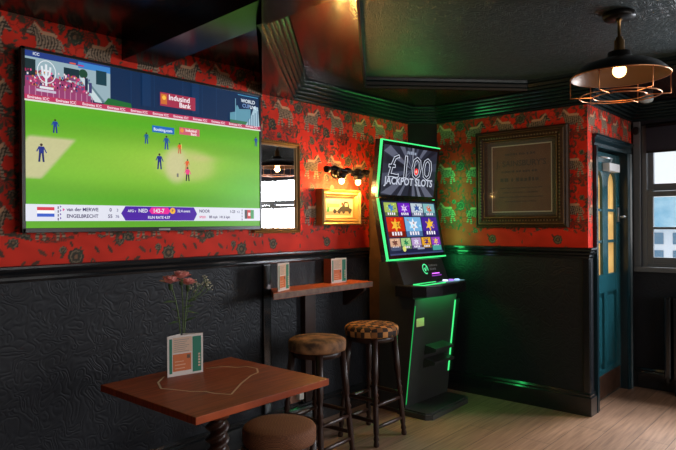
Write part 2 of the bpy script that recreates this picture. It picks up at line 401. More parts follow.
for a, b in ((st, mu0), (W-mu0, W-st)):      # arched heads over the panes
    n = 12; c = (a+b)/2; r = (b-a)/2
    g.extrude([(a, 1.81)]+[(c-r*math.cos(PI*i/n), 1.700+r*math.sin(PI*i/n)) for i in range(n+1)]+[(b, 1.81)], (XF-.045, DY0, 0), (0, 1, 0), (0, 0, 1), (1, 0, 0), .044, TEAL)
for z in (1.244, 1.494):
    for a, b in ((st, mu0), (W-mu0, W-st)): dbox(a, b, z-.011, z+.011, -.03, -.006, bev=.002)
for a, b in ((st, mu0+.03), (W-mu0-.03, W-st)):   # lower raised panels
    dbox(a, b, .24, .84, -.035, -.022); dbox(a+.025, b-.025, .28, .80, -.03, -.010, bev=.008)
g.build('door_leaf', door)
g = G()
AMB = M('amber_glass', (.70, .44, .14), .3, emit=(1, .62, .20), estr=.32, mix=(.5, .27, .07), nscale=7)  # weak emission in the panes stands in for light from behind the door
for a, b in ((st, mu0), (W-mu0, W-st)): g.box((XF-.03, DY0+a-.005, .97), (XF-.022, DY0+b+.005, 1.81), AMB)
g.build('door_glass', door)
g = G(); g.box((XF, DY0+.02, .02), (XF+.004, DY1-.03, .20), M('worn_bronze_plate', (.10, .05, .03), .4, metal=.5, mix=(.06, .03, .02), nscale=12)); g.build('kick_plate', door)
cl = bpy.data.objects.new('door_closer', None); COL.objects.link(cl); cl.parent = door; cl.location = (0, .22, 1.87)
g = G(); g.box((XF, DY0+.30, 1.80), (XF+.055, DY0+.56, 1.865), M('white_enamel', (.75, .76, .78), .35), .008); g.build('closer_body', cl)
g = G(); g.tube([(XF+.03, DY0+.40, 1.87), (XF+.09, DY0+.24, 1.885), (XF+.04, DY0+.12, 1.90)], .007, M('steel', (.5, .5, .52), .3, metal=1)); g.build('closer_arm', cl)
g = G(); g.box((XF, DY0+W-.075, 1.40), (XF+.012, DY0+W-.045, 1.52), M('steel'), .003); g.tube([(XF+.02, DY0+W-.06, 1.44), (XF+.06, DY0+W-.06, 1.44), (XF+.06, DY0+W-.14, 1.44)], .009, M('steel')); g.build('door_handle', door)
# dark backing beyond the door
g = G(); g.box((XF-.075, DY0, 0), (XF-.055, DY1, DZ), TEALBLK); struct(g.build('wall_behind_door'))

# ------------------------------------------------------------------ window wall (two sash windows) and right-hand wall
WIN = [(-1.455, -.52), (-.42, .70)]; WZ0, WZ1 = 1.02, 2.21
g = G(); xs = [XD-.12]+[x for w in WIN for x in w]+[XR+.12]
for i in range(0, len(xs), 2): g.box((xs[i], YW, 0), (xs[i+1], YW+.16, 2.7), CHAR)
for a, b in WIN: g.box((a, YW, 0), (b, YW+.16, WZ0), CHAR); g.box((a, YW, WZ1), (b, YW+.16, 2.7), CHAR)
struct(g.build('wall_window_side'))
g = G(); g.sweep([(XD, 5.48), (XD, YW), (XR, YW)], bb, BLACKGLOSS); struct(g.build('baseboard_window_side'))
SASH = M('grey_sash_paint', (.11, .12, .13), .35, coat=.2)
GLASS = M('window_glass', (.9, .95, 1), 0.02, spec=.5, alpha=.08)
def sash_window(n, a, b, verts=()):
    w = struct(bpy.data.objects.new('window_%d' % n, None)); COL.objects.link(w); w.location = (a, YW, WZ0)
    g = G(); y0, y1 = YW+.02, YW+.10
    def q(x0, x1, z0, z1, ya=y0, yb=y1): g.box((x0, ya, z0), (x1, yb, z1), SASH, .004)
    q(a, a+.04, WZ0, WZ1); q(b-.04, b, WZ0, WZ1); q(a+.04, b-.04, WZ0, WZ0+.03); q(a+.04, b-.04, WZ1-.04, WZ1)
    g.build('window_frame', w)
    g = G()      # upper sash (outer)
    q(a+.04, a+.08, 1.62, WZ1-.04, YW+.075, YW+.115); q(b-.08, b-.04, 1.62, WZ1-.04, YW+.075, YW+.115); q(a+.08, b-.08, 1.66, 1.72, YW+.074, YW+.114); q(a+.08, b-.08, WZ1-.09, WZ1-.04, YW+.074, YW+.114)
    q((a+b)/2-.012, (a+b)/2+.012, 1.66, WZ1-.05, YW+.08, YW+.11)
    g.build('upper_sash', w)
    g = G(); q(a+.04, a+.085, 1.05, 1.67, YW+.03, YW+.07); q(b-.085, b-.04, 1.05, 1.67, YW+.03, YW+.07); q(a+.04, b-.04, 1.61, 1.655, YW+.022, YW+.072); q(a+.085, b-.085, 1.05, 1.10, YW+.031, YW+.069)
    q(a+.08, b-.08, 1.335, 1.355, YW+.035, YW+.06); q((a+b)/2-.012, (a+b)/2+.012, 1.08, 1.63, YW+.035, YW+.06)
    q((a+b)/2-.05, (a+b)/2+.05, 1.655, 1.68, YW+.03, YW+.06)
    g.build('lower_sash', w)
    g = G(); g.box((a+.05, YW+.09, 1.70), (b-.05, YW+.094, WZ1-.06), GLASS); g.box((a+.06, YW+.045, 1.08), (b-.06, YW+.049, 1.63), GLASS); g.build('window_pane', w)
    g = G(); q(a-.05, b+.03, WZ0-.04, WZ0, YW-.045, YW+.12); g.build('window_sill', w)
    g = G(); ar = .055
    for x0, x1 in ((a-ar, a), (b, b+ar)): g.box((x0, YW-.022, WZ0), (x1, YW+.02, WZ1+.035), SASH, .006)
    g.build('window_surround', w)
    return w
sash_window(1, *WIN[0]); sash_window(2, *WIN[1])
for k, (a, b) in enumerate(WIN):
    r = thing('roller_blind', ['dark roller blind half drawn at the top of the window beside the door', 'dark roller blind on the second window, seen only in the mirror'][k], 'blind', (a+.045, YW+.01, 2.19))
    g = G(); g.box((a+.045, YW-.004, 1.99), (b-.045, YW+.002, 2.20), M('blind_cloth', (.02, .02, .035), .8)); g.build('blind_cloth', r)
    g = G(); g.lathe([(.018, 0), (.018, 1)], BLACK, axis=((a+.045, YW+.0, 2.205), (b-.045, YW+.0, 2.205)), seg=16); g.build('blind_tube', r)
    g = G(); g.box((a+.045, YW-.008, 1.975), (b-.045, YW+.006, 1.995), BLACK, .003); g.build('bottom_bar', r)
# right wall with two big windows
g = G(); RW = [(.2, 2.0), (2.7, 4.5)]; ys = [YN]+[y for w in RW for y in w]+[YW+.16]
for i in range(0, len(ys), 2): g.box((XR, ys[i], 0), (XR+.12, ys[i+1], 2.7), CHAR)
for a, b in RW: g.box((XR, a, 0), (XR+.12, b, .95), CHAR); g.box((XR, a, 2.25), (XR+.12, b, 2.7), CHAR)
struct(g.build('wall_right'))
for k, (a, b) in enumerate(RW):
    w = struct(bpy.data.objects.new('window_%d' % (k+3), None)); COL.objects.link(w); w.location = (XR, a, .95)
    g = G()
    for y in (a, (a+b)/2-.025, b-.05): g.box((XR+.02, y, .95), (XR+.08, y+.05, 2.25), SASH)
    for z in (.95, 1.6, 2.2): g.box((XR+.02, a, z), (XR+.08, b, z+.05), SASH)
    g.build('window_frame', w)
# opposite building seen through the panes
bld = thing('opposite_building', 'pale office building with a pale blue roof band seen through the sash window', 'building', (0, 40, -1.2))
FW = M('pale_render', (.82, .86, .90), .7, mix=(.72, .78, .84), nscale=.6)
g = G(); g.box((-24, 40, -1.2), (12, 46, 1.05), FW); g.build('wall', bld)
g = G(); g.box((-24.2, 39.7, 1.05), (12.2, 46, 2.85), M('blue_cladding', (.20, .50, .70), .6, mix=(.45, .72, .85), nscale=1)); g.build('cladding', bld)
BW = M('office_glass', (.10, .22, .33), .2)
for i in range(24):
    for z0 in (-1.0, .05):
        x = -21+i*1.02
        w = G(); w.box((x, 39.95, z0), (x+.52, 40.02, z0+.68), BW); w.build('building_window', bld)
g = G(); g.box((-25, YW+.5, -1.2), (25, 30, -1.0), M('asphalt', (.2, .2, .2), .9)); o = g.build('street_ground'); struct(o)

# ------------------------------------------------------------------ television
TX = -2.88
tv = thing('television', 'large flat television on the wallpaper showing a live cricket match', 'television', (TX, 1.83, 1.79))
y0, y1, z0, z1 = 1.117, 2.552, 1.368, 2.216
g = G(); g.box((TX-.032, y0, z0), (TX-.006, y1, z1), BLACK, .006); g.box((TX-.085, 1.55, 1.55), (TX-.03, 2.1, 2.05), BLACK); g.build('housing', tv)
g = G()
for a, b in (((TX-.02, y0, z0), (TX+.004, y0+.016, z1)), ((TX-.02, y1-.016, z0), (TX+.004, y1, z1)), ((TX-.02, y0, z1-.014), (TX+.004, y1, z1)), ((TX-.02, y0, z0), (TX+.004, y1, z0+.022))): g.box(a, b, BLACK, .002)
g.build('bezel', tv)
g = G(); g.box((TX+.0045, 1.815, z0+.004), (TX+.0055, 1.885, z0+.014), M('grey_badge', (.35, .35, .36), .4)); g.build('badge', tv)
g = G(); B = Board(g, (TX, 0, 0), (0, 1, 0), (0, 0, 1))
a0, a1, b0, b1 = y0+.011, y1-.011, z0+.018, z1-.010
GR = E(88, 172, 22); G2 = E(120, 192, 45); G3 = E(62, 150, 18)
# the turf, as a soft printed picture on the glass
def field_picture():
    nu, nv = 150, 70; A, Bz = np.meshgrid(np.linspace(a0, a1, nu), np.linspace(b0, 1.99, nv))
    c = np.empty(A.shape+(3,)); c[:] = srgb(96, 176, 28)
    def blob(x, z, sx, sz, col, a, p=1.):
        w = np.exp(-(((A-x)/sx)**2+((Bz-z)/sz)**2)**p)*a; c[:] = c*(1-w[..., None])+np.array(srgb(*col))*w[..., None]
    band = .5+.5*np.sin((Bz+.04*A)*2*PI/.145); c *= (1-.13*band)[..., None]
    blob(1.9, 1.73, .55, .12, (165, 208, 70), .75); blob(1.35, 1.70, .3, .10, (140, 200, 55), .5); blob(2.42, 1.62, .2, .12, (95, 190, 50), .6); blob(1.7, 1.93, .8, .035, (70, 165, 25), .5)
    blob(2.0, 1.735, .19, .09, (188, 200, 112), .85, 3); blob(1.93, 1.73, .075, .095, (206, 200, 150), .9, 3); blob(1.7, 1.52, .8, .04, (70, 160, 20), .5); blob(2.1, 1.78, .1, .02, (205, 190, 130), .5)
    edge = np.clip((1.375-(A+ (1.815-Bz)*.83))/.02, 0, 1)*np.clip((A-(1.195-(Bz-1.70)*-.02-(1.812-Bz)*.7))/.02+3, 0, 1)*np.clip((Bz-1.615)/.01, 0, 1)*np.clip((1.818-Bz)/.01, 0, 1)
    c[:] = c*(1-edge[..., None]*.9)+np.array(srgb(204, 196, 150))*edge[..., None]*.9
    rs_ = np.random.RandomState(2); c *= (1+.05*(rs_.rand(nv, nu)-.5))[..., None]
    me = bpy.data.meshes.new('field_picture'); co_ = np.stack([np.full(A.shape, TX+.0003), A, Bz], -1).reshape(-1, 3)-np.array(tv.location)
    idx = np.arange(nu*nv).reshape(nv, nu); f = np.stack([idx[:-1, :-1], idx[:-1, 1:], idx[1:, 1:], idx[1:, :-1]], -1).reshape(-1, 4)
    me.from_pydata(co_.tolist(), [], f.tolist()); rgba = np.ones((nu*nv, 4), dtype=np.float32); rgba[:, :3] = c.reshape(-1, 3)
    me.color_attributes.new('print', 'FLOAT_COLOR', 'POINT').data.foreach_set('color', rgba.reshape(-1))
    m = emi('turf_picture', (0, 0, 0), 1.); nn = m.node_tree.nodes; a = nn.new('ShaderNodeVertexColor'); a.layer_name = 'print'
    m.node_tree.links.new(a.outputs['Color'], nn['Principled BSDF'].inputs['Emission Color']); me.materials.append(m)
    ob = bpy.data.objects.new('screen_picture', me); COL.objects.link(ob); ob.parent = tv
field_picture()
# stand and big screen
def bt(y): return 1.998+(y-1.11)*.012     # top edge of the advertising boards
B.poly([(a0, bt(a0)), (a1, bt(a1)), (a1, b1), (a0, b1)], E(14, 42, 78))
B.poly([(a0, 2.02), (1.545, 2.02), (1.545, b1), (a0, b1)], E(150, 175, 185)); B.rect(a0, 2.175, 1.545, b1, E(36, 60, 130)); B.rect(1.38, 2.165, 1.545, 2.195, E(60, 130, 200))
B.rect(a0, 2.06, 1.18, 2.165, E(25, 45, 50)); B.rect(1.31, 2.095, 1.385, 2.155, E(22, 48, 58)); B.rect(1.31, 2.095, 1.385, 2.115, E(120, 70, 110)); B.rect(1.47, 2.10, 1.525, 2.17, E(24, 60, 72)); B.disc(1.405, 2.14, .022, E(30, 70, 50))
B.poly([(a0, 2.0), (1.44, 2.005), (1.42, 2.075), (1.25, 2.10), (a0, 2.085)], E(150, 60, 105))
rs = random.Random(4)
for i in range(190):
    x, z = rs.uniform(a0, 1.43), rs.uniform(2.04, 2.115); c = rs.choice([(200, 60, 110), (40, 20, 50), (230, 210, 215), (60, 80, 140), (150, 40, 80), (190, 120, 60), (230, 90, 140)])
    B.rect(x, z, x+.007, z+.009, E(*c))
B.rect(a0, 2.0, 1.44, 2.035, E(150, 60, 110))
for i in range(12): B.rect(a0+.02+i*.027, 2.0, a0+.024+i*.027, 2.04, E(190, 130, 160))
B.poly([(1.385, 2.115), (1.405, 2.12), (1.50, 2.01), (1.46, 2.01)], E(200, 215, 220)); B.poly([(1.41, 2.11), (1.42, 2.115), (1.52, 2.01), (1.505, 2.01)], E(100, 130, 140))
B.rect(1.41, 2.06, 1.425, 2.12, E(30, 40, 70)); B.rect(1.43, 2.05, 1.445, 2.10, E(60, 60, 110)); B.poly([(1.50, 2.0), (1.66, 2.005), (1.655, 2.03), (1.53, 2.04)], E(30, 105, 50))
for x in (1.655, 1.79, 1.97, 2.1, 2.2): B.rect(x, 2.03, x+.002, 2.2, E(30, 65, 105))
for x in (1.72, 2.03): B.rect(x, 2.03, x+.05, 2.2, E(16, 50, 90))
# trophy badge
TW = E(225, 230, 235)
B.line([(1.205, 2.14), (1.21, 2.10), (1.225, 2.085), (1.24, 2.10), (1.245, 2.14)], .009, TW); B.line([(1.225, 2.15), (1.225, 2.05)], .010, TW); B.line([(1.213, 2.12), (1.237, 2.12)], .009, TW)
B.line([(1.185+.042*(1+math.cos(t*PI/8)), 2.115+.052*math.sin(t*PI/8)) for t in range(-6, 15)], .004, TW); B.rect(1.195, 2.035, 1.258, 2.046, TW); B.rect(1.18, 2.02, 1.27, 2.031, E(200, 190, 210)); B.text('ICC', 1.165, 2.183, .018, TW)
B.rect(1.335, 2.175, 1.365, 2.182, E(220, 90, 60)); B.rect(1.375, 2.172, 1.405, 2.179, E(180, 50, 120))
# boards
B.poly([(a0, 1.978), (a1, 1.992), (a1, bt(a1)+.002), (a0, bt(a0)+.002)], E(190, 52, 92)); B.poly([(a0, 1.970), (a1, 1.984), (a1, 1.992), (a0, 1.978)], E(225, 225, 215))
for i in range(11): B.text('Emirates ICC', a0+.012+i*.128, 1.983+i*.0015, .018, E(250, 225, 235))
B.rect(1.825, 2.045, 2.052, 2.118, E(165, 48, 75)); B.rect(1.83, 2.055, 1.868, 2.11, E(205, 110, 50)); B.disc(1.85, 2.09, .012, E(250, 190, 70)); B.text('Indusind', 1.878, 2.084, .040, E(250, 240, 245), sx=1.02); B.text('Bank', 1.945, 2.052, .038, E(250, 240, 245))
B.poly([(2.30, 2.03), (2.46, 2.03), (2.46, 2.11), (2.37, 2.10), (2.36, 2.12), (2.35, 2.12), (2.34, 2.08), (2.30, 2.07)], E(95, 150, 170)); B.rect(2.34, 2.02, 2.345, 2.16, E(120, 170, 190)); B.rect(2.30, 2.01, 2.44, 2.03, E(60, 120, 80))
B.poly([(2.42, 2.01), (a1-.01, 2.01), (a1-.02, 2.13), (2.49, 2.13), (2.46, 2.06)], E(165, 195, 210))
for i in range(5): B.rect(2.44+i*.018, 2.01, 2.446+i*.018, 2.05+i*.014, E(70, 110, 140))
B.text('WORLD', 2.385, 2.145, .030, E(225, 235, 245)); B.text('CUP', 2.395, 2.115, .032, E(120, 150, 200)); B.text('LIVE', 2.455, 2.115, .026, E(230, 240, 250)); B.rect(2.36, 2.185, 2.52, 2.189, E(80, 160, 200))
B.rect(1.776, 1.897, 1.912, 1.932, E(30, 105, 190)); B.text('Booking.com', 1.784, 1.906, .022, E(225, 240, 250)); B.rect(1.945, 1.902, 2.08, 1.942, E(205, 95, 110)); B.text('Indusind', 1.985, 1.922, .022, E(255, 240, 240)); B.text('Bank', 2.02, 1.904, .020, E(255, 240, 240)); B.disc(1.962, 1.925, .012, E(235, 140, 70))
# players
def player(x, z, h, top, leg, lean=0):
    w = h*.13
    B.disc(x+lean, z+h*.93, h*.075, E(60, 35, 30)); B.poly([(x-w, z+h*.46), (x+w, z+h*.46), (x+w*1.15+lean, z+h*.84), (x-w*1.15+lean, z+h*.84)], top)
    B.poly([(x-w, z+h*.48), (x-w*.1, z+h*.48), (x-w*.5, z), (x-w*1.3, z)], leg); B.poly([(x+w*.1, z+h*.48), (x+w, z+h*.48), (x+w*1.3, z), (x+w*.5, z)], leg)
    B.line([(x+w+lean, z+h*.8), (x+w*2.1, z+h*.5)], h*.06, top); B.line([(x-w+lean, z+h*.8), (x-w*1.9, z+h*.55)], h*.06, top)
NB = E(22, 42, 130); NB2 = E(18, 60, 150); PK = E(235, 60, 130); OR = E(225, 90, 40)
player(1.264, 1.835, .065, NB2, NB); player(1.200, 1.695, .085, NB, E(20, 30, 95)); player(1.741, 1.83, .06, E(20, 90, 140), NB2); player(1.862, 1.81, .075, E(25, 80, 150), NB2)
player(1.945, 1.795, .058, OR, E(200, 80, 50)); player(1.818, 1.70, .085, NB, E(20, 36, 110)); player(1.992, 1.705, .062, OR, E(210, 100, 60), .004); player(1.996, 1.645, .078, PK, E(40, 20, 40)); player(2.50, 1.885, .06, NB2, NB)
B.rect(1.955, 1.82, 1.958, 1.85, E(245, 220, 120)); B.rect(1.925, 1.664, 1.937, 1.684, E(120, 120, 110))
# score strip
WB = E(226, 228, 240); DK = E(45, 30, 90); PU = E(72, 20, 160)
B.rect(a0, 1.422, a1-.012, 1.500, WB)
B.rect(1.178, 1.472, 1.257, 1.487, E(215, 50, 70)); B.rect(1.178, 1.458, 1.257, 1.472, E(250, 250, 250)); B.rect(1.178, 1.442, 1.257, 1.457, E(50, 90, 200))
for i in range(4): B.rect(1.272, 1.425+i*.018, 1.277, 1.437+i*.018, DK); B.poly([(1.283, 1.43+i*.018), (1.290, 1.436+i*.018), (1.283, 1.442+i*.018)], PU)
B.poly([(1.296, 1.468), (1.306, 1.476), (1.296, 1.484)], E(220, 30, 140))
B.text('van der MERWE', 1.314, 1.470, .0235, DK); B.text('ENGELBRECHT', 1.314, 1.438, .0235, DK)
B.text('0', 1.530, 1.470, .024, DK); B.text('3', 1.568, 1.470, .020, E(110, 110, 150)); B.text('55', 1.522, 1.438, .024, DK); B.text('76', 1.562, 1.438, .020, E(110, 110, 150))
B.poly([(1.593, 1.461), (1.617, 1.498), (2.035, 1.498), (2.057, 1.461), (2.035, 1.424), (1.617, 1.424)], PU)
B.text('AFG v', 1.63, 1.468, .018, WB); B.text('NED', 1.690, 1.467, .027, WB)
B.poly([(1.752, 1.476), (1.767, 1.494), (1.868, 1.494), (1.883, 1.476), (1.868, 1.459), (1.767, 1.459)], E(235, 30, 150)); B.text('143-7', 1.775, 1.466, .030, WB); B.disc(1.897, 1.477, .017, E(245, 180, 50)); B.text('P', 1.891, 1.470, .02, DK)
B.text('32.4 overs', 1.926, 1.470, .020, WB); B.text('RUN RATE 4.37', 1.745, 1.434, .020, WB)
B.text('NOOR', 2.072, 1.470, .024, DK); B.text('1-23', 2.29, 1.470, .023, DK); B.text('4.2', 2.345, 1.470, .018, E(110, 110, 150)); B.text('SPEED', 2.072, 1.438, .017, E(220, 60, 120)); B.text('88 mph  141.6 kph', 2.14, 1.438, .020, DK)
for i in range(4): B.rect(2.382, 1.425+i*.018, 2.387, 1.437+i*.018, DK)
B.rect(2.405, 1.435, 2.425, 1.489, E(60, 60, 60)); B.rect(2.425, 1.435, 2.452, 1.489, E(200, 50, 50)); B.rect(2.452, 1.435, 2.478, 1.489, E(60, 150, 90)); B.rect(2.432, 1.452, 2.45, 1.472, E(240, 220, 220))
g.build('screen', tv, recalc=False)

# ------------------------------------------------------------------ mirror behind the television's edge
mir = thing('wall_mirror', 'upright gilt-framed mirror on red wallpaper just right of the television', 'mirror', (XL, 2.76, 1.64))
def frame(g, o, u, w, h, prof, m):
    """picture frame: outer size w x h, lower-left corner o; prof (inset, height)"""
    o = V(o); u = V(u); z = V((0, 0, 1)); n = u.cross(z); k = g.mi(m); rings = []
    for a, b in prof:
        rings.append([g.bm.verts.new(o+u*x+z*y+n*b) for x, y in ((a, a), (w-a, a), (w-a, h-a), (a, h-a))])
    for A, Bq in zip(rings, rings[1:]):
        for i in range(4): g.bm.faces.new((A[i], A[(i+1) % 4], Bq[(i+1) % 4], Bq[i])).material_index = k
g = G(); frame(g, (XL, 2.55, 1.345), (0, 1, 0), .42, .605, [(0, 0), (0, .026), (.006, .032), (.012, .026), (.020, .018), (.024, .024), (.029, .022), (.031, .010)], M('dark_gilt', (.30, .17, .07), .4, metal=.7))
frame(g, (XL+.001, 2.553, 1.348), (0, 1, 0), .414, .599, [(.0, .027), (.005, .033), (.009, .027)], GOLD)
for i in range(26): g.ball((XL+.031, 2.56+i*.0162, 1.951), .005, GOLD, sub=1); g.ball((XL+.031, 2.56+i*.0162, 1.344), .005, GOLD, sub=1)
g.build('mirror_frame', mir)
g = G(); g.box((XL+.003, 2.575, 1.37), (XL+.010, 2.945, 1.925), M('mirror_silver', (.82, .82, .82), .01, metal=1)); g.build('mirror_glass', mir)

# ------------------------------------------------------------------ small gilt picture and lamp
pic = thing('gilt_picture', 'small gilt-framed vintage motor car picture lit by the lamp above it', 'picture', (XL, 3.39, 1.52))
g = G(); frame(g, (XL+.0, 3.155, 1.39), (0, 1, 0), .435, .262, [(0, 0), (0, .062), (.010, .072), (.022, .060), (.034, .066), (.046, .046), (.052, .050), (.057, .030)], GOLD); g.build('picture_frame', pic)
g = G(); g.box((XL+.002, 3.20, 1.43), (XL+.028, 3.545, 1.61), M('cream_mount', (.62, .50, .28), .7))
B = Board(g, (XL+.028, 3.2125, 1.447), (0, 1, 0), (0, 0, 1)); LW, LH = .32, .148
B.rect(.02, .015, LW-.02, LH-.015, M('sepia_sky', (.50, .42, .26), .7)); B.rect(.02, .015, LW-.02, .045, M('sepia_ground', (.34, .22, .11), .7)); INK = M('picture_ink', (.03, .025, .02), .7)
B.poly([(.03, .04), (.055, .04), (.055, .09), (.045, .105), (.035, .09)], M('picture_green', (.03, .25, .05), .7)); B.rect(.03, .075, .17, .10, M('picture_tree', (.20, .22, .10), .7))
for x in (.115, .165, .215, .285): B.disc(x, .045, .017, INK)
B.poly([(.095, .05), (.15, .05), (.175, .075), (.20, .085), (.225, .12), (.27, .115), (.285, .07), (.31, .065), (.31, .045), (.1, .042)], INK); B.disc(.20, .10, .012, M('picture_red', (.25, .03, .02), .7)); B.rect(.23, .082, .262, .105, M('sepia_sky'))
g.build('print', pic)
lamp = thing('pipe_wall_lamp', 'dark pipe wall lamp with two glowing bulbs above the small picture', 'wall lamp', (XL, 3.36, 1.79))
g = G(); g.tube([(XL+.13, 3.14, 1.79), (XL+.13, 3.57, 1.777)], .014, BLACKM, 12)
for y in (3.14, 3.57, 3.36, 3.24, 3.48): g.lathe([(.024, 0), (.024, 1)], BLACKM, axis=((XL+.13, y-.018, 1.783), (XL+.13, y+.018, 1.783)), seg=14)
g.tube([(XL+.005, 3.36, 1.783), (XL+.13, 3.36, 1.783)], .012, BLACKM); g.build('pipe_bar', lamp)
g = G(); g.lathe([(.05, 0), (.05, .012), (.02, .018)], BLACKM, axis=((XL+.001, 3.36, 1.783), (XL+1.001, 3.36, 1.783)), seg=20); g.build('wall_flange', lamp)
BULB = emi('warm_bulb', (1, .60, .22), 14)
for y in (3.29, 3.475):
    s = G(); s.tube([(XL+.13, y-.05, 1.783), (XL+.13, y-.05, 1.755)], .010, BLACKM)
    s.tube([(XL+.13, y-.07, 1.757), (XL+.13, y+.055, 1.757)], .012, BLACKM, 10)
    s.lathe([(.022, 0), (.034, .012), (.040, .035), (.036, .038), (.02, .02)], BLACKM, c=(XL+.13, y, 1.722), seg=20, caps=False); sh = s.build('lamp_holder', lamp)
    s = G(); s.ball((XL+.13, y, 1.708), .021, BULB, (1, 1, 1.2)); s.build('bulb', sh)

def point(name, loc, col, power, r=.03):
    d = bpy.data.lights.new(name, 'POINT'); d.color = col; d.energy = power; d.shadow_soft_size = r
    o = bpy.data.objects.new(name, d); COL.objects.link(o); o.location = loc; return o
for y in (3.29, 3.475):
    point('bulb_light', (XL+.13, y, 1.66), (1, .56, .15), 9, .02)

# ------------------------------------------------------------------ big framed poster on the back wall
pos = thing('framed_poster', 'large carved wooden frame with an old printed handbill behind glass on the back wall', 'picture', (-2.03, YB, 1.74))
FX, FZ, FWD, FH = -2.407, 1.36, .75, .765
DF = M('carved_brown_frame', (.065, .032, .014), .45, mix=(.04, .02, .01), nscale=30, spec=.3, bump=('fine', 70, .6, .004))
g = G(); frame(g, (FX, YB-.002, FZ), (1, 0, 0), FWD, FH, [(0, 0), (0, .03), (.012, .042), (.022, .036), (.035, .048), (.055, .052), (.07, .04), (.078, .044), (.086, .026), (.10, .020)], DF)
gd = M('worn_gilt_line', (.22, .13, .06), .45, metal=.5)
for ins in (.030, .078): frame(g, (FX+ins, YB-.045, FZ+ins), (1, 0, 0), FWD-2*ins, FH-2*ins, [(0, 0), (0, .004), (.004, .004), (.004, 0)], gd)
n = 26
for i in range(n):
    for x in (FX+.058, FX+FWD-.058): g.ball((x, YB-.054, FZ+.08+(FH-.16)*i/(n-1)), .007, gd, sub=1)
for i in range(n):
    for z in (FZ+.058, FZ+FH-.058): g.ball((FX+.08+(FWD-.16)*i/(n-1), YB-.054, z), .007, gd, sub=1)
g.build('picture_frame', pos)
g = G(); g.box((FX+.09, YB-.02, FZ+.09), (FX+FWD-.09, YB-.012, FZ+FH-.09), M('dark_mount', (.045, .035, .028), .6)); 
B = Board(g, (FX+.135, YB-.02, FZ+.12), (1, 0, 0), (0, 0, 1)); PW, PH = FWD-.26, FH-.24
B.rect(0, 0, PW, PH, M('pale_slip', (.5, .45, .38), .6)); B.rect(.008, .008, PW-.008, PH-.008, M('brown_paper', (.14, .048, .019), .7, mix=(.11, .036, .015), nscale=9))
PI_ = M('faded_ink', (.045, .02, .012), .8)
B.text('J. SAINSBURY\'S', PW/2, PH-.165, .062, PI_, 'CENTER'); B.scribble(PW/2-.13, PH-.08, .26, .018, PI_, 3); B.scribble(PW/2-.16, PH-.215, .32, .018, PI_, 4); B.scribble(PW/2-.17, PH-.285, .34, .030, PI_, 5)
for i, w in enumerate((.34, .30, .36, .26)): B.scribble(PW/2-w/2, PH-.34-i*.035, w, .010, PI_, 6+i)
g.build('print', pos)
g = G(); g.box((FX+.085, YB-.027, FZ+.085), (FX+FWD-.085, YB-.0255, FZ+FH-.085), M('picture_glass', (.6, .6, .6), .05, spec=.3, alpha=.05)); g.build('glass', pos)

# ------------------------------------------------------------------ wall shelf with its post
sh = thing('wall_shelf', 'thick orange-brown wooden drinks shelf fixed to the wall above the bar stools', 'shelf', (XL, 3.06, .95))
g = G(); g.prism([(XL+.001, 2.705), (XL+.024, 2.70), (XL+.222, 2.535), (XL+.222, 3.525), (XL+.001, 3.525)], .935, .975, WOODSHELF); g.box((XL+.2225, 2.537, .937), (XL+.2245, 3.523, .973), WOODEDGE)
g.build('board', sh)
g = G(); g.box((XL+.004, 2.99, .17), (XL+.05, 3.095, .934), WOODDARK, .004); g.build('post', sh)
g = G(); g.extrude([(0, 0), (.20, 0), (.20, -.02), (.03, -.14), (0, -.14)], (XL+.004, 3.44, .934), (1, 0, 0), (0, 0, 1), (0, 1, 0), .03, WOODDARK); g.build('bracket', sh)

# ------------------------------------------------------------------ menus
GREEN = M('menu_green', (.02, .19, .12), .6); ORANGE = M('menu_orange', (.62, .16, .05), .6); TXT = M('menu_text', (.30, .26, .25), .7); PEACH = M('menu_peach', (.72, .36, .22), .6); KRAFT = M('menu_side_orange', (.36, .09, .03), .65)
def menu(loc, rz, label, H=.175, side=None):
    """tri-fold card standing open: front faces local +x, runs along y"""
    r = thing('menu_card', label, 'menu', loc, rz, 'menu cards')
    Wd = .165; t = .0015; g = G(); s_ = side or WHITE
    g.box((-t, -Wd/2, 0), (0, Wd/2, H), WHITE)
    B = Board(g, (0, -Wd/2, 0), (0, 1, 0), (0, 0, 1))
    B.rect(.70*Wd, .008, .95*Wd, H-.010, GREEN); B.rect(.05*Wd, .012, .13*Wd, H-.012, GREEN); B.rect(.15*Wd, .02, .66*Wd, .095, ORANGE); B.rect(.15*Wd, .100, .68*Wd, H-.008, M('menu_cream', (.66, .46, .34), .6)); B.rect(.54*Wd, .072, .63*Wd, .088, M('menu_dark', (.14, .09, .06), .7))
    B.rect(.2*Wd, .045, .5*Wd, .050, PEACH); B.rect(.2*Wd, .06, .45*Wd, .064, PEACH); B.rect(.2*Wd, .03, .48*Wd, .034, PEACH)
    for i in range(7): B.rect(.19*Wd, H-.020-i*.0085, (.60-.05*(i % 3))*Wd, H-.0175-i*.0085, TXT)
    B.text('MENU', .93*Wd, .018, .030, WHITE, sx=.1) if False else None
    for i in range(5): B.rect(.86*Wd, .03+i*.0125, .92*Wd, .038+i*.0125, M('menu_cream'))
    g.build('front_panel', r, world=False)
    for s in (-1, 1):      # the two folded leaves meeting behind
        g = G(); A = V((0, s*Wd/2, 0)); C = V((-.042, s*Wd*.03, 0)) if not (side and s < 0) else V((-.07, -Wd*.52, 0)); d = C-A; nn = V((d.y, -d.x, 0)).normalized()*t*s
        k = [A, C, C+nn, A+nn]; g.prism([(p.x, p.y) for p in k], 0, H, s_ if s < 0 else WHITE)
        if s < 0 and side is None:
            pass
        g.build('folded_leaf', r, world=False)
    return r
menu((-2.268, 1.56, .7405), -.20, 'tri-fold menu card standing on the square wooden table in front of the flowers')
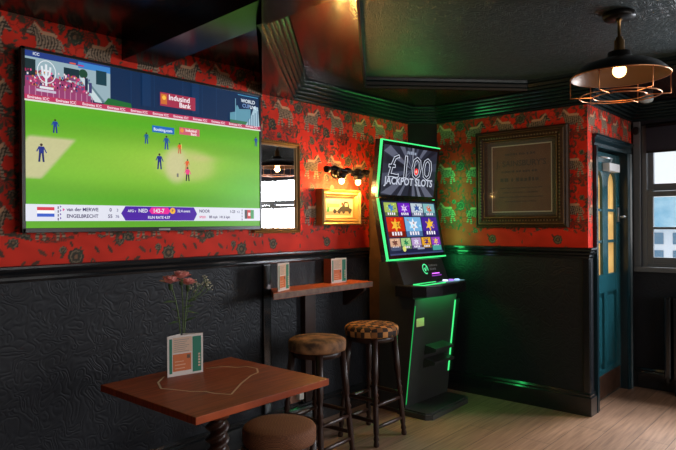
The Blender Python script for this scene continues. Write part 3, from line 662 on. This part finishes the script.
menu((-2.822, 2.685, .9755), .36, 'menu card at the left end of the wall shelf nearest the television')
menu((-2.885, 3.295, .9755), 0, 'menu card standing right of centre on the wall shelf with an orange side', side=KRAFT)

# ------------------------------------------------------------------ square table on a barley-twist pedestal
tb = thing('pub_table', 'square red-brown wooden pub table with a pale map outline on its top', 'table', (-2.065, 1.575, 0))
g = G(); g.box((-2.40, 1.235, .712), (-1.738, 1.915, .740), WOODRED, .004)
B = Board(g, (0, 0, .740), (1, 0, 0), (0, 1, 0)); PALE = M('pale_inlay', (.72, .48, .31), .5)
# outline measured on the photograph and put back on the table's plane
OUTL = [(163, 377), (157, 383), (160, 389), (172, 390), (190, 392), (204, 392), (214, 394), (230, 395), (240, 384), (250, 376), (257, 373), (256, 369), (246, 367), (236, 368), (222, 367), (205, 369)]
def on_plane(u, v, z):
    cx = (u-338)/606; h = 226.4-.0071*u; t = (1.4-z)*606/(v-h); return (.752*cx-.66)*t, (.66*cx+.752)*t
pts = [on_plane(u, v, .74) for u, v in OUTL]; B.k = 12; B.line(pts, .008, PALE)
g.build('tabletop', tb)
g = G(); k = g.mi(WOODDARK); N = 60; seg = 20; rings = []
for i in range(N+1):
    f = i/N; z = .17+f*.42; tw = f*PI*8; env = .040
    rings.append([g.bm.verts.new((-2.065+(env+.011*math.cos(2*(a-tw)))*math.cos(a), 1.575+(env+.011*math.cos(2*(a-tw)))*math.sin(a), z)) for a in [2*PI*j/seg for j in range(seg)]])
for A, Bq in zip(rings, rings[1:]):
    for j in range(seg):
        f = g.bm.faces.new((A[j], A[(j+1) % seg], Bq[(j+1) % seg], Bq[j])); f.smooth = True; f.material_index = k
g.lathe([(.03, 0), (.05, .0), (.055, .03), (.045, .05), (.055, .08), (.075, .10), (.075, .12)], M('red_stain', (.12, .035, .018), .3), c=(-2.065, 1.575, .592)); g.lathe([(.06, 0), (.065, .04), (.05, .07), (.055, .09)], WOODDARK, c=(-2.065, 1.575, .09))
g.build('twisted_pedestal', tb)
for q in range(4):
    g = G(); a = q*PI/2+PI/4; d = V((math.cos(a), math.sin(a), 0)); o = V((-2.065, 1.575, 0))
    g.extrude([(0, .15), (.06, .14), (.20, .07), (.30, .045), (.32, .02), (.31, 0), (.27, 0), (.25, .02), (.15, .05), (0, .08)], o-V((-d.y, d.x, 0))*.025, d, (0, 0, 1), V((-d.y, d.x, 0)), .05, WOODDARK); g.build('foot', tb)

# ------------------------------------------------------------------ vase and flowers
VX, VY = -2.352, 1.60
vs = G(); vs.lathe([(.024, 0), (.030, .01), (.032, .06), (.022, .11), (.018, .14), (.021, .155), (.017, .155), (.015, .14), (.018, .11), (.026, .06), (.024, .015)], M('dark_bottle_glass', (.02, .025, .02), .08, coat=.5), c=(VX, VY, .7405), caps=True)
tag(vs.build('bud_vase'), 'small dark glass bud vase hidden behind the menu card on the table', 'vase')
STEM = M('flower_stem', (.10, .16, .05), .6); PETAL = M('pink_petal', (.95, .47, .42), .7, mix=(.85, .34, .31), nscale=40); LEAF = M('flower_leaf', (.06, .11, .04), .6)
def carnation(label, base, mid, head, r, leaves):
    t = thing('carnation', label, 'flower', base, 0, 'pink carnations in the vase')
    b, m_, h = V(base), V(mid), V(head)
    g = G(); P = [b.lerp(m_, i/6).lerp(m_.lerp(h, i/6), i/6) for i in range(7)]; g.tube(P, .0028, STEM, 6); st_ = g.build('stem', t)
    for a, L, d in leaves:
        g = G(); o = P[a]; d = V(d).normalized(); s = d.cross(V((.3, 0, 1))).normalized()
        pts = [o, o+d*L*.35+s*L*.15, o+d*L+V((0, 0, -.01)), o+d*L*.35-s*L*.15]; g.face(pts, LEAF); g.face([p+V((.0012, 0, -.0008)) for p in pts[::-1]], LEAF)
        g.build('leaf', st_)
    g = G(); g.lathe([(.003, -.030), (.009, -.022), (.010, -.006), (.012, .0)], LEAF, c=h, seg=10)
    rs = random.Random(int(r*1e4)+len(label))
    for ring, (n, tilt, rr) in enumerate(((9, 1.25, 1.), (8, .85, .92), (7, .5, .8), (5, .2, .65))):
        for i in range(n):
            a = 2*PI*i/n+ring*.4+rs.uniform(-.1, .1); T = tilt+rs.uniform(-.12, .12)
            ax = V((math.cos(a), math.sin(a), 0)); side = V((-ax.y, ax.x, 0)); up = V((0, 0, 1))
            def pt(f, w): return h+ax*(r*rr*f*math.sin(T))+up*(r*rr*f*math.cos(T)+ .002)+side*w*r
            K = [pt(0, 0), pt(.45, .20)]+[pt(1+.08*(j % 2), .42-.21*j)+up*rs.uniform(-.002, .002) for j in range(5)]+[pt(.45, -.20)]
            g.face(K, PETAL, False)
    g.build('blossom', t)
    return t
rim = V((VX, VY, .90))
carnation('pink carnation with the biggest bloom, leftmost in the vase', (VX-.004, VY-.004, .86), (VX, VY-.01, 1.02), (VX-.01, VY-.052, 1.135), .046, ((4, .075, (.1, -1, .2)), (2, .06, (0, -1, .1)), (3, .06, (.3, -.8, .5))))
carnation('pink carnation in the middle of the vase, topmost of the three', (VX+.004, VY+.002, .86), (VX, VY+.01, 1.03), (VX+.005, VY-.006, 1.155), .044, ((3, .06, (.2, .9, .4)), (2, .05, (.1, -.8, .5))))
carnation('smaller pink carnation on the right, leaning towards the white sprigs', (VX+.006, VY+.006, .86), (VX+.01, VY+.012, 1.02), (VX+.015, VY+.024, 1.125), .038, ((3, .07, (.1, 1, -.1)), (4, .06, (.1, 1, .3)), (2, .06, (.3, .7, .4))))
gy = thing('white_sprig', 'airy sprig of tiny white flowers at the right of the vase', 'flower', (VX, VY+.006, .86))
g = G(); g2 = G(); rs = random.Random(9); WF = M('tiny_white_flower', (.50, .46, .34), .8)
root = V((VX, VY+.008, .86)); hub = V((VX+.01, VY+.035, 1.05)); g.tube([root, root.lerp(hub, .5)+V((0, -.006, 0)), hub], .0018, STEM, 5)
for i in range(11):
    e = hub+V((rs.uniform(-.03, .03), rs.uniform(.0, .11), rs.uniform(.03, .115))); g.tube([hub, hub.lerp(e, .6)+V((0, 0, -.008)), e], .0009, STEM, 4)
    for j in range(5):
        q = e+V((rs.uniform(-.014, .014), rs.uniform(-.016, .016), rs.uniform(-.004, .016))); g.tube([e.lerp(hub, .15), q], .0006, STEM, 3); g2.ball(q, .0042, WF, (1, 1, .8), sub=1)
g.build('stem', gy); g2.build('blossoms', gy)['kind'] = 'stuff'

# ------------------------------------------------------------------ bar stools and low stool
MOTTLE = M('mottled_brown_cushion', (.40, .19, .08), .8, mix=(.07, .035, .02), nscale=16, bump=('weave', 90, .4, .002))
CHECK = checker_mat('woven_check_cushion', (.56, .24, .07), (.035, .018, .012), (.45, .38, .30), 27)
BASKET = checker_mat('basket_weave_brown', (.25, .098, .042), (.14, .052, .024), (.8, .78, .76), 190)
def legprof():
    r = [(0, .016), (.02, .019), (.05, .014), (.07, .019), (.10, .013), (.13, .017), (.17, .0175), (.36, .018), (.40, .013), (.42, .021), (.45, .014), (.47, .022), (.50, .015), (.53, .019), (.55, .013), (.60, .018), (.64, .021), (1, .021)]
    return [(b, a) for a, b in r]
def make_stool(name, label, cat, H, R, cush_h, cush, foot, top, rungs, band):
    t = thing(name, label, cat, group='tall bar stools' if name == 'bar_stool' else None)
    g = G(); c = cush_h; z0 = H-c
    g.lathe([(R-.012, 0), (R-.002, .004), (R, .02), (R, c-.022), (R-.006, c-.012), (R-.02, c-.004), (R*.55, c+.002), (0, c+.004)], cush, c=(0, 0, z0), seg=48); g.build('cushion', t, world=False)
    g = G(); g.lathe([(R-.04, -.035), (R-.03, -.034), (R-.03, 0), (R-.04, 0)], band, c=(0, 0, z0), seg=40); g.build('seat_ring', t, world=False)
    L = {}
    for sx in (-1, 1):
        for sy in (-1, 1):
            p0 = V((sx*foot, sy*foot, 0)); p1 = V((sx*top, sy*top, z0-.002)); L[sx, sy] = (p0, p1)
            g = G(); g.lathe(legprof(), WOODDARK, axis=(p0, p1), seg=14); g.build('leg', t, world=False)
    at = lambda k, z: L[k][0].lerp(L[k][1], z/L[k][1].z)
    for z, pairs in rungs:
        for a, b in pairs:
            g = G(); A, Bq = at(a, z), at(b, z); g.lathe([(.009, 0), (.013, .3), (.013, .7), (.009, 1)], WOODDARK, axis=(A, Bq), seg=10); g.build('stretcher', t, world=False)
    return t
F = [((-1, -1), (-1, 1)), ((1, -1), (1, 1))]; S = [((-1, -1), (1, -1)), ((-1, 1), (1, 1))]
s2 = make_stool('bar_stool', 'tall dark wooden bar stool with checked woven cushion beside the gaming machine', 'stool', .740, .178, .072, CHECK, .15, .105, ((.115, F), (.15, S), (.25, F), (.28, S)), WOODDARK); s2.location = (-2.48, 3.155, 0); s2.rotation_euler.z = .0
s1 = make_stool('bar_stool', 'tall dark wooden bar stool with mottled brown cushion under the shelf behind the table', 'stool', .727, .172, .075, MOTTLE, .15, .105, ((.115, F), (.15, S), (.25, F), (.28, S)), WOODDARK); s1.location = (-2.48, 2.63, 0); s1.rotation_euler.z = .05
s3 = make_stool('low_stool', 'low round stool with brown basket-weave seat tucked beside the square table', 'stool', .45, .176, .085, BASKET, .13, .12, ((.11, F), (.14, S)), WOODDARK); s3.location = (-2.127, 1.988, 0); s3.rotation_euler.z = .4

# ------------------------------------------------------------------ wall socket, sensor, radiator
so = thing('wall_socket', 'double power socket low on the dark dado wall behind the stools', 'socket', (XL+.003, 2.93, .22))
g = G(); g.box((XL+.003, 2.86, .175), (XL+.012, 3.0-.02, .265), M('brass_plate', (.30, .15, .10), .4, metal=.4), .002); g.build('plate', so)
g = G(); g.box((XL+.012, 2.93, .195), (XL+.050, 2.975, .25), M('white_plug', (.7, .66, .6), .5), .01); g.tube([(XL+.05, 2.95, .20), (XL+.065, 2.96, .17), (XL+.03, 2.99, .168)], .004, BLACK); g.build('plug', so)
g = G(); g.lathe([(.030, 0), (.034, .01), (.034, .025), (.024, .032), (.012, .028)], BLACK, axis=((XD+.042, YW, 2.17), (XD+.042, YW-1, 2.17)), seg=20)
tag(g.build('round_sensor'), 'small round black sensor on the wall above the door corner', 'sensor')
rd = thing('radiator', 'dark painted column radiator standing under the sash window', 'radiator', (-.9, YW-.09, 0))
for i in range(11):
    x = -1.255+i*.066
    g = G(); g.box((x, YW-.15, .13), (x+.050, YW-.045, .79), BLACKGLOSS, .020, seg=3); g.box((x+.015, YW-.13, .10), (x+.035, YW-.065, .14), BLACKGLOSS)
    if i in (1, 9): g.box((x+.01, YW-.14, .0), (x+.04, YW-.055, .12), BLACKGLOSS, .005)
    g.build('column', rd)
for z in (.22, .70): g = G(); g.tube([(-1.24, YW-.10, z), (-.57, YW-.10, z)], .016, BLACKGLOSS); g.build('pipe', rd)
g = G(); g.lathe([(.052, 0), (.052, -.012), (.044, -.028), (.02, -.036), (0, -.037)], M('reflection_dome_white', (.6, .68, .66), .35), c=(-1.34, 5.28, ZG-.001), seg=28)  # pale dome modelled in place of a bright window reflection
tag(g.build('reflection_dome'), 'small pale dome on the ceiling standing in for a window reflection', 'reflection dome')

# ------------------------------------------------------------------ pendant lamp(s)
def pendant(loc, zc, label, power):
    x, y = loc; t = thing('pendant_lamp', label, 'ceiling lamp', (x, y, zc), 0, 'caged pendant lamps'); o = (0, 0, 0)
    def L(g, n, par=t): return g.build(n, par, world=False)
    g = G(); g.lathe([(.077, 0), (.078, -.022), (.072, -.030), (0, -.030)], BLACKM, seg=32); L(g, 'ceiling_rose')
    g = G(); g.lathe([(.012, -.03), (.016, -.035), (.008, -.045), (.008, -.12), (.018, -.125), (.018, -.135), (.025, -.14), (.025, -.185), (.030, -.19), (.030, -.20)], BRASS, seg=20); L(g, 'rod')
    g = G()
    pr = [(.030, -.195), (.055, -.200), (.058, -.225), (.075, -.235), (.12, -.246), (.165, -.262), (.195, -.280), (.222, -.305), (.235, -.325)]
    g.lathe(pr, BLACKM, seg=56, caps=False); hood = L(g, 'shade')
    g = G(); g.lathe([(r-.004, z-.003) for r, z in pr], M('shade_lining', (.14, .09, .06), .38, metal=.4), seg=56, caps=False); L(g, 'shade_lining', hood)
    g = G(); zr = -.325; ring = lambda R, z, w: g.tube([(R*math.cos(2*PI*i/48), R*math.sin(2*PI*i/48), z) for i in range(48)], w, COPPER, 6, closed=True)
    ring(.235, zr, .0035); zl = zr-.098; ring(.192, zl, .003); ring(.125, zl-.002, .003)
    for i in range(6):
        a = 2*PI*i/6+.42; c, s = math.cos(a), math.sin(a)
        g.tube([(.235*c, .235*s, zr), (.235*c, .235*s, zl), (.125*c, .125*s, zl-.002)], .003, COPPER, 6)
    L(g, 'wire_cage')
    g = G(); g.ball((0, 0, -.295), .033, emi('amber_bulb', (1, .52, .16), 9), (1, 1, 1.05), 3); g.lathe([(.014, -.262), (.014, -.225)], BRASS, seg=12); L(g, 'bulb')
    p = point('bulb_light', (x, y, zc-.352), (1, .48, .16), power, .03)
    return t
pendant((-.956, 3.274), ZT, 'black domed pendant lamp with copper wire cage hanging at the upper right', .8)
pendant((-.78, 4.82), ZG, 'second caged pendant lamp by the windows, seen only in the mirror', 1.5)

# ------------------------------------------------------------------ gaming machine
mc = thing('gaming_machine', 'tall green-lit jackpot gaming machine with two angled screens in the corner', 'gaming machine', (-2.7, 3.96, 0))
MB_ = M('machine_black', (.010, .010, .012), .22, coat=.3); LED = emi('green_led', (.07, 1, .26), 1.15); LEDD = emi('green_led_dim', (.03, .75, .16), .55)
MF = M('machine_front_panel', (.035, .036, .036), .34)
PL = M('plinth_black', (.04, .04, .04), .3)
yl, yr = 3.66, 4.25
g = G(); g.box((-2.955, 3.735, 0), (-2.80, 4.30, 1.84), M('brown_side_board', (.09, .045, .022), .45, mix=(.06, .03, .015), nscale=12), .003); g.build('rear_board', mc)
g = G(); g.extrude([(-2.80, 0), (-2.575, 0), (-2.475, .84), (-2.50, .86), (-2.80, .86)], (0, yl, 0), (1, 0, 0), (0, 0, 1), (0, 1, 0), yr-yl, MF); body = g.build('body', mc)
# plinth with cut front corners
g = G(); g.prism([(-2.62, 3.63), (-2.375, 3.63), (-2.335, 3.67), (-2.355, 4.20), (-2.385, 4.255), (-2.62, 4.255)], 0, .035, PL)
g.prism([(-2.60, 3.65), (-2.385, 3.65), (-2.355, 3.68), (-2.372, 4.19), (-2.397, 4.235), (-2.60, 4.235)], .035, .045, PL); g.build('plinth', mc)
# light strips up the body
fx = lambda z: -2.575+.1*z/.84
def strip(y, z0, z1, w, m):
    g = G(); k = g.mi(m); d = .004
    g.extrude([(fx(z0), z0), (fx(z0)+d, z0), (fx(z1)+d, z1), (fx(z1), z1)], (0, y-w/2, 0), (1, 0, 0), (0, 0, 1), (0, 1, 0), w, m); return g.build('light_strip', mc)
strip(yl+.006, .07, .80, .006, LEDD); 
g = G(); g.extrude([(fx(.22)-.02, .22), (fx(.22)+.03, .22), (fx(.80)+.035, .80), (fx(.80)-.02, .80)], (0, yr-.012, 0), (1, 0, 0), (0, 0, 1), (0, 1, 0), .012, MB_); g.build('side_fin', mc)
strip(yr-.020, .22, .79, .014, LED)
# brackets on the body (foot rest/cash tray)
for z, w in ((.455, .17), (.355, .20)):
    g = G(); g.extrude([(fx(z)-.002, z+.03), (fx(z)+.10, z+.010), (fx(z)+.10, z-.010), (fx(z)-.002, z-.045)], (0, 3.85, 0), (1, 0, 0), (0, 0, 1), (0, 1, 0), w+.08, MF)
    g.build('tray', mc)
g = G(); g.box((fx(.66)+.002, 3.70, .64), (fx(.66)+.006, 3.80, .70), M('yellow_notice', (.55, .50, .22), .6)); g.build('notice', mc)
# deck
g = G()
deck = [(-2.62, 3.62), (-2.47, 3.62), (-2.39, 3.68), (-2.36, 3.85), (-2.36, 4.07), (-2.39, 4.24), (-2.46, 4.32), (-2.62, 4.32)]
g.prism(deck, .865, .94, MB_); g.prism([(x if x < -2.5 else x-.01, y) for x, y in deck], .94, .947, MF); dk = g.build('button_deck', mc)
g = G(); g.box((-2.50, 3.70, .9475), (-2.43, 3.98, .951), MB_)
for a, b in (((-2.512, 3.69, .9475), (-2.505, 3.99, .954)), ((-2.425, 3.69, .9475), (-2.418, 3.99, .954)), ((-2.512, 3.69, .9475), (-2.418, 3.697, .954))): g.box(a, b, LED)
g.build('lit_button_surround', dk)
for i in range(3):
    g = G(); g.lathe([(.020, 0), (.022, .004), (.019, .012), (0, .014)], [emi('white_button', (.75, .85, 1), 1.6), emi('violet_button', (.5, .2, 1), 1.2), emi('blue_button', (.4, .6, 1), 1.5)][i], c=(-2.49+.018*i, 4.10+i*.058, .9475), seg=16); g.build('button', dk)
g = G(); g.box((-2.50, 4.02, .9475), (-2.42, 4.28, .9495), emi('pale_glow_panel', (.25, .5, .6), .5)); g.build('touch_strip', dk)
# console between deck and screens, leaning back
g = G(); g.extrude([(-2.62, .945), (-2.57, .945), (-2.635, 1.115), (-2.80, 1.115), (-2.80, .86), (-2.62, .86)], (0, 3.66, 0), (1, 0, 0), (0, 0, 1), (0, 1, 0), .62, MF)
B = Board(g, (-2.57, 3.66, .945), (0, 1, 0), (-.065, 0, .17)); LG = emi('green_logo', (.1, .9, .35), 1.2)
c = (.34, .105)
B.line([(c[0]+.034*math.cos(t*PI/8), c[1]+.038*math.sin(t*PI/8)) for t in range(-1, 14)], .009, LG); B.line([(c[0]-.014, c[1]+.01), (c[0]-.004, c[1]-.018), (c[0]+.02, c[1]+.02)], .009, LG)
B.scribble(.40, .120, .14, .020, M('dim_grey_print', (.25, .27, .27), .5)); B.scribble(.40, .09, .11, .020, M('dim_grey_print'), 2); B.rect(.41, .058, .52, .066, emi('violet_slot', (.7, .15, 1), 2)); B.rect(.40, .04, .54, .048, emi('violet_slot2', (.3, .05, .5), 1))
g.build('console', mc)
# screens
def tilt_screen(name, xb, zb, xt, zt, ya, yb, art, parent):
    d = V((xt-xb, 0, zt-zb)); H = d.length; d.normalize(); nrm = V((0, 1, 0)).cross(d)
    r = bpy.data.objects.new(name, None); COL.objects.link(r); r.parent = parent; r.location = V((xb, ya, zb))-parent.location
    W_ = yb-ya; o = V((xb, ya, zb))
    def P(a, b, h): return o+V((0, 1, 0))*a+d*b+nrm*h
    def slab(g, a0, a1, b0, b1, h0, h1, m):
        k = g.mi(m); q = [g.bm.verts.new(P(a, b, h)) for h in (h0, h1) for a, b in ((a0, b0), (a1, b0), (a1, b1), (a0, b1))]
        for f in ((0, 1, 2, 3), (4, 5, 6, 7), (0, 1, 5, 4), (1, 2, 6, 5), (2, 3, 7, 6), (3, 0, 4, 7)): g.bm.faces.new([q[i] for i in f]).material_index = k
    g = G(); slab(g, 0, W_, 0, H, -.06, 0, MB_); g.build('screen_housing', r)
    g = G(); B = Board(g, o+V((0, 1, 0))*.0+nrm*.001, (0, 1, 0), d); art(B, W_, H); g.build('display', r, recalc=False)
    return r, slab, W_, H
def light_rim(r, slab, W_, H, sides):
    g = G(); w = .007
    if 'l' in sides: slab(g, -.002, w, 0, H, -.014, .004, LED)
    if 'r' in sides: slab(g, W_-.006, W_+.002, 0, H, -.05, .001, LEDD)
    if 't' in sides: slab(g, 0, W_, H-w, H+.002, -.014, .004, LED)
    if 'b' in sides: slab(g, 0, W_, -.002, w*1.2, -.02, .004, LED)
    g.build('light_rim', r)
def art_top(B, W_, H):
    m = .035; B.rect(.012, .0, W_-.006, H-.012, MB_); B.rect(m, .02, W_-m, H-m, E(40, 42, 56))
    cx, cy = W_*.53, H*.52; rs = random.Random(5)
    x0, y0_, x1, y1_ = m, .02, W_-m, H-m
    def clip(a):
        dx, dy = math.cos(a), math.sin(a); t = 9
        if dx > 0: t = min(t, (x1-cx)/dx)
        if dx < 0: t = min(t, (x0-cx)/dx)
        if dy > 0: t = min(t, (y1_-cy)/dy)
        if dy < 0: t = min(t, (y0_-cy)/dy)
        return (cx+dx*t, cy+dy*t)
    for i in range(17):
        a = i*2*PI/17+rs.uniform(-.1, .1); c = rs.choice([(70, 74, 92), (95, 98, 116), (58, 60, 78), (120, 124, 140), (28, 28, 38)])
        B.poly([(cx, cy), clip(a), clip(a+rs.uniform(.12, .22))], E(*c))
    B.text('£100', W_*.50, H*.37, .25, E(30, 30, 44), 'CENTER', sx=1.22)
    B.text('£100', W_*.50, H*.37, .25, E(215, 222, 238), 'CENTER', sx=1.22, outline=.0026)
    B.text('JACKPOT SLOTS', W_*.50, H*.24, .080, E(200, 206, 222), 'CENTER', sx=1.12)
    B.scribble(W_*.42, H*.80, .13, .026, E(150, 160, 180)); B.disc(W_*.60, H*.50, .026, E(235, 40, 40, 1.3), n=16); B.disc(W_*.60, H*.50, .012, E(255, 170, 150, 1.5), n=12)
def art_low(B, W_, H):
    m = .035; B.rect(.012, .012, W_-.006, H, MB_); B.rect(m, m, W_-m, H-.02, E(26, 34, 66)); iw = W_-2*m
    rows = [(H-.022-.115, .105, [(170, 190, 90), (110, 30, 190), (190, 205, 215), (130, 185, 190)], [(70, 130, 200), (225, 200, 250), (60, 90, 160), (230, 120, 90)]),
            (H-.30, .155, [(205, 45, 15), (120, 180, 225), (70, 30, 150)], [(250, 190, 60), (235, 240, 250), (245, 195, 60)]),
            (H-.395, .085, [(215, 170, 140), (160, 200, 130), (180, 150, 200), (230, 165, 40), (140, 60, 190)], [(120, 70, 60), (40, 140, 90), (230, 230, 240), (70, 30, 110), (240, 200, 90)])]
    for z, h, A, C in rows:
        n = len(A); w = (iw-.03)/n
        for i, (c, d) in enumerate(zip(A, C)):
            x = m+.015+i*w; B.rect(x+.006, z, x+w-.006, z+h, E(*c)); B.rect(x+.006, z, x+w-.006, z+h*.28, E(c[0]*0.6, c[1]*.6, c[2]*.7)) 
            R_ = random.Random(i*7+int(h*1000)); D2 = E(*[min(255, v*1.2+10) for v in c])
            B.poly([(x+w/2+(h*.36 if q % 2 else h*.17)*math.cos(q*PI/6)*1.25, z+h*.60+(h*.36 if q % 2 else h*.17)*math.sin(q*PI/6)) for q in range(12)], E(*d))
            for q in range(6): xx, zz = x+w*R_.uniform(.12, .85), z+h*R_.uniform(.35, .85); B.rect(xx, zz, xx+w*.09, zz+h*.10, D2 if q % 2 else E(d[0]*.7, d[1]*.6, d[2]*.6))
            for j in range(4): B.rect(x+w*.22+j*w*.15, z+h*.08, x+w*.22+j*w*.15+w*.09, z+h*.26, E(245, 240, 250))
    B.rect(m+.02, m+.035, m+.14, m+.06, E(70, 80, 110)); B.disc(m+.19, m+.045, .022, E(225, 225, 120), n=12); B.rect(W_*.5, m+.035, W_*.62, m+.05, E(150, 160, 190)); B.rect(W_-m-.15, m+.02, W_-m-.02, m+.06, E(70, 160, 150)); B.rect(m, m, W_-m, m+.012, E(60, 70, 110))
r1 = tilt_screen('lower_screen', -2.66, 1.125, -2.75, 1.590, 3.585, 4.39, art_low, mc); light_rim(*r1, 'lb')
r2 = tilt_screen('upper_screen', -2.75, 1.597, -2.70, 2.025, 3.575, 4.375, art_top, mc); light_rim(*r2, 'lt')
# glowing strip down the back edge of the screens, towards the back wall
g = G(); g.box((-2.765, 4.345, 1.15), (-2.753, 4.372, 2.0), LED); g.build('rear_light_strip', mc)
g = G(); g.box((-2.81, 3.70, 1.12), (-2.76, 4.345, 1.98), MB_); g.build('neck', mc)

# ------------------------------------------------------------------ daylight and world
w = bpy.data.worlds.new('World'); SC.world = w; w.use_nodes = True; nt = w.node_tree; bg = nt.nodes['Background']
tcw = nt.nodes.new('ShaderNodeTexCoord'); gr = nt.nodes.new('ShaderNodeSeparateXYZ'); rp_ = nt.nodes.new('ShaderNodeValToRGB')
nt.links.new(tcw.outputs['Generated'], gr.inputs[0]); nt.links.new(gr.outputs['Z'], rp_.inputs[0]); rp_.color_ramp.elements[0].color = (.85, .90, .95, 1); rp_.color_ramp.elements[1].color = (.62, .76, .95, 1)
nt.links.new(rp_.outputs[0], bg.inputs['Color']); bg.inputs['Strength'].default_value = 1.25
def area(name, loc, rot, sx, sy, power, col):
    d = bpy.data.lights.new(name, 'AREA'); d.shape = 'RECTANGLE'; d.size = sx; d.size_y = sy; d.energy = power; d.color = col
    o = bpy.data.objects.new(name, d); COL.objects.link(o); o.location = loc; o.rotation_euler = rot; return o
area('green_glow', (-2.62, 4.34, 1.45), (PI/2, 0, -.5), .08, .8, 2.2, (.05, 1, .22))
area('green_glow', (-2.42, 3.96, .855), (0, .25, 0), .06, .5, 1.4, (.05, 1, .22))
area('green_glow', (-2.72, 3.95, 2.05), (PI, 0, 0), .05, .6, 1.6, (.12, 1, .18))
area('window_daylight', (.14, YW+.20, 1.55), (-PI/2, 0, 0), 1.0, 1.1, 190, (.88, .93, 1))
o_ = area('window_daylight', (-.75, YW+1.5, 3.3), (0, 0, 0), 2.2, 1.2, 520, (.93, .96, 1)); o_.rotation_euler = (V((-1.0, 4.5, 0))-V(o_.location)).to_track_quat('-Z', 'Y').to_euler()
area('added_fill_light', (.4, .2, 2.2), (0, .0, 0), .5, .5, 6, (1, .85, .70))  # unseen fill light added to brighten the room, no fitting modelled
area('added_fill_light', (1.2, 2.6, 2.38), (0, .0, 0), .5, .5, 4, (1, .86, .72))  # second added fill, weaker, also without a fitting
for a, b in RW: area('window_daylight', (XR+.14, (a+b)/2, 1.6), (0, PI/2, 0), 1.25, b-a-.1, 42, (1, .95, .90))

# ------------------------------------------------------------------ camera
cam = bpy.data.cameras.new('camera'); co = bpy.data.objects.new('camera', cam); COL.objects.link(co); SC.camera = co
cam.sensor_width = 36; cam.lens = 606/676*36; cam.clip_start = .05
yaw = math.atan2(.66, .752)
co.matrix_world = Matrix.Translation((0, 0, 1.4)) @ Matrix.Rotation(yaw, 4, 'Z') @ Matrix.Rotation(PI/2, 4, 'X') @ Matrix.Rotation(-math.radians(.4), 4, 'Z')
cam.shift_y = -.0018
vs_ = SC.view_settings; SC.display_settings.display_device = 'sRGB'; vs_.view_transform = 'Standard'; vs_.look = 'None'; vs_.exposure = 0; vs_.gamma = 1; vs_.use_curve_mapping = False
